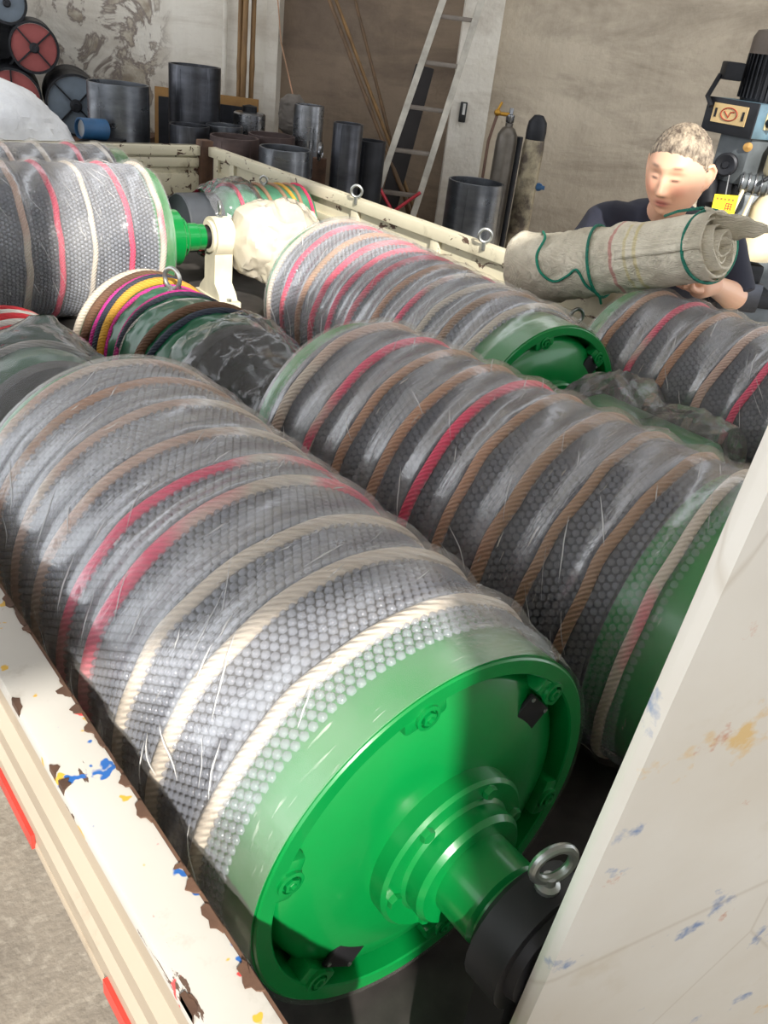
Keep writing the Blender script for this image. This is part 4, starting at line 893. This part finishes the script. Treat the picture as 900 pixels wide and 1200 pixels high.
def build_body(mb, ex=0.0, hands=True, legs=True):
    for f, z, w1, d1 in torso: mb.sphere(mp(f, 0.005, z), (w1+ex, d1+ex, 0.12+ex), 28, 16, MT)
    for sh, el, ha in ((SHL, ELL, HAL), (SHR, ELR, HAR)):
        mb.capsule(mp(0.22, 0.01, 1.315), sh, 0.070+ex, 0.062+ex)
        mb.capsule(sh, el, 0.060+ex, 0.046+ex)
        if hands: mb.capsule(el, ha, 0.044, 0.028)
    mb.capsule(neck0, HC + HM @ V((0, 0.030, -0.055)), 0.062+ex*0.3, 0.055)
    if legs:
        for s in (-1, 1):
            hp, kn, an = mp(0.01, 0.095*s, 0.90), mp(0.03, 0.105*s, 0.48), mp(-0.02, 0.11*s, 0.09)
            mb.capsule(hp, kn, 0.085, 0.058); mb.capsule(kn, an, 0.056, 0.038); mb.capsule(an, mp(0.12, 0.125*s, 0.038), 0.042, 0.034)
build_body(body)
for ha, tow, side in ((HAL, (rA+axr*0.10+V((0, 0, -RR-0.012))-MAN), 1), (HAR, (rB-axr*0.10+V((0, 0, -RR-0.016))-MAN), -1)):   # palms and curled fingers below the roll
    d_ = (tow-ha).normalized(); pc = ha + d_*0.05; body.capsule(ha, pc, 0.030, 0.034)
    lat = V((0, 0, 1)).cross(d_).normalized()
    for q in range(4):
        r0_ = pc + d_*0.025 + lat*(q-1.5)*0.019; ln = (0.072, 0.082, 0.078, 0.062)[q]
        m1 = r0_ + d_*ln*0.45 + V((0, 0, 0.004)); m2 = m1 + (d_*0.8 + V((0, 0, 0.35))).normalized()*ln*0.3; m3 = m2 + (d_*0.4+V((0, 0, 0.8))).normalized()*ln*0.25
        body.tube([r0_, m1, m2, m3], [0.0095, 0.0092, 0.0085, 0.007], 10)
    tb = pc + lat*0.032*side; body.tube([pc + lat*0.02*side - d_*0.02, tb + d_*0.01, tb + d_*0.04 + V((0, 0, 0.012)), tb + d_*0.065 + V((0, 0, 0.025))], [0.013, 0.012, 0.010, 0.008], 10)
whole = MB(); whole.add(hm.v, hm.f); whole.add(body.v, body.f)
me = remesh(whole, 0.0036, 2)
me.name = 'body'
co = np.empty(len(me.vertices)*3, np.float32); me.vertices.foreach_get('co', co); co = co.reshape(-1, 3)
HMi = np.array(HM.transposed()); loc = (co - np.array(HC)) @ HMi.T
col = np.tile(np.array(lin((226, 176, 146))), (len(co), 1)); G = lambda x, s: np.exp(-(x/s)**2)[:, None]
face = (loc[:, 1:2] < -0.03)
def blend(c, wgt): 
    global col
    col = col*(1-wgt) + np.array(lin(c))*wgt
lipw = np.clip(1.6*G(loc[:, 2]+0.0712, 0.0115)*G(loc[:, 0], 0.022)**1.2, 0, 1)*face; blend((178, 96, 92), 0.75*lipw)
blend((120, 60, 56), 0.8*G(loc[:, 2]+0.0712, 0.0022)*G(loc[:, 0], 0.022)*face)
for s in (-1, 1):
    blend((204, 126, 104), 0.5*G(loc[:, 0]-s*0.045, 0.022)*G(loc[:, 2]+0.03, 0.022)*face)
    blend((150, 100, 82), 0.45*G(loc[:, 0]-s*0.031, 0.017)*G(loc[:, 2]-0.016, 0.006)*face)
    blend((70, 46, 40), 0.97*np.clip(1.4*G(loc[:, 0]-s*0.031, 0.0150)**2, 0, 1)*G(loc[:, 2]+0.001, 0.0034)*face)
    blend((84, 62, 52), 0.75*np.clip(1.3*G(loc[:, 0]-s*0.033, 0.019)**2, 0, 1)*G(loc[:, 2]-0.033, 0.0048)*face)
    blend((120, 70, 60), 0.7*G(loc[:, 0]-s*0.009, 0.004)*G(loc[:, 2]+0.0475, 0.003)*face)
at = me.color_attributes.new('skin', 'FLOAT_COLOR', 'POINT'); at.data.foreach_set('color', np.concatenate([col, np.ones((len(col), 1))], 1).astype(np.float32).ravel())
n = N('skin'); ca = n.n.new('ShaderNodeVertexColor'); ca.layer_name = 'skin'
n.set(ca.outputs[0], 0.42); n.p.inputs['Subsurface Weight'].default_value = 0.12; n.p.inputs['Subsurface Radius'].default_value = (0.01, 0.004, 0.002); n.bump(n.noise(220, 3), 0.08, 0.001)
me.materials.clear(); bo = link('body', me, n.m, man, 180)
# hair : short grey crop, a cap with many small tufts of relief
hv = []; hf = []; seg, rings = 120, 60
for i in range(rings+1):
    th = PI*0.62*i/rings
    for k in range(seg):
        a = 2*PI*k/seg; d = (math.sin(th)*math.cos(a), math.sin(th)*math.sin(a), math.cos(th)); p = head_pt(*d)
        # hairline: high over the forehead, down to the ears and nape
        fr = max(0, -d[1]); lim = 0.070*fr**0.6 - 0.015*(1-fr) - 0.05*max(0, d[1]) if fr > 0 else -0.018 - 0.045*d[1]
        side_f = 0.006*noise.noise(V((a*6, 1.0, 2.0)))
        h = max(0.0, min(1.0, (p.z - lim - side_f)/0.022)); tp = max(0, d[2])
        off = -0.004 + h*(0.007 + 0.005*tp*tp) + h*0.0035*noise.noise(V((d[0]*26, d[1]*26, d[2]*16))) + h*0.002*noise.noise(V((d[0]*60, d[1]*60, d[2]*40)))
        hv.append(HC + HM @ (p + V(d)*off))
hf = [(i*seg+k, (i+1)*seg+k, (i+1)*seg+(k+1) % seg, i*seg+(k+1) % seg) for i in range(rings) for k in range(seg)]
n = N('grey_hair'); n.set(n.mix(n.step(n.noise(60, 5, 0.65, co=n.map(scale=(1, 1, 0.5))), 0.38, 0.62), lin((82, 70, 60)), lin((168, 154, 134))), 0.6); n.bump(n.noise(160, 4, co=n.map(scale=(1, 1, 0.3))), 0.9, 0.004)
MB().add(hv, hf).build('hair', n.m, man, 180, doubles=False)
sh = MB(); build_body(sh, 0.013, hands=False, legs=False)
# cut head side of the collar: rebuild without the neck capsule, arms end at the elbow
sh = MB(); ex = 0.013
for f, z, w1, d1 in torso: sh.sphere(mp(f, 0.005, z), (w1+ex, d1+ex, 0.12+ex*0.4), 28, 16, MT)
for s_, e_ in ((SHL, ELL), (SHR, ELR)):
    sh.capsule(mp(0.215, 0.01, 1.312), s_, 0.073+ex*0.6, 0.062+ex); sh.capsule(s_, s_.lerp(e_, 0.25), 0.062+ex, 0.060+ex); sh.cyl(s_, s_.lerp(e_, 1.0), 0.060+ex, 0.054+ex)
sme = remesh(sh, 0.006, 6); sme.name = 'shirt'; 
sc_ = np.empty(len(sme.vertices)*3, np.float32); sn_ = sc_.copy(); sme.vertices.foreach_get('co', sc_); sme.vertices.foreach_get('normal', sn_)
sk2 = np.array([0.006*(1-2*abs(noise.noise(V((q[0]*9, q[1]*9, q[2]*5+2))))) for q in sc_.reshape(-1, 3)], np.float32)
sme.vertices.foreach_set('co', (sc_.reshape(-1, 3) + sn_.reshape(-1, 3)*sk2[:, None]).ravel()); sme.update()
n = N('navy_shirt'); n.set(n.mix(n.step(n.noise(5, 4), 0.3, 0.7), lin((34, 38, 56)), lin((24, 26, 40))), 0.8); n.bump(n.noise(300, 2), 0.1, 0.001)
sme.materials.clear(); link('shirt', sme, n.m, man, 180)
pn = MB()
for f, z, w1, d1 in torso[:2]: pn.sphere(mp(f, 0.005, z-0.04), (w1+0.008, d1+0.008, 0.11), 28, 16, MT)
for s in (-1, 1):
    hp, kn, an = mp(0.01, 0.095*s, 0.90), mp(0.03, 0.105*s, 0.48), mp(-0.02, 0.11*s, 0.11); pn.capsule(hp, kn, 0.10, 0.075); pn.capsule(kn, kn.lerp(an, 0.2), 0.075, 0.073); pn.cyl(kn, an, 0.074, 0.066)
pme = remesh(pn, 0.008, 6); pme.materials.clear(); link('trousers', pme, plain('dark_trousers', (44, 44, 50), 0.8), man, 180)
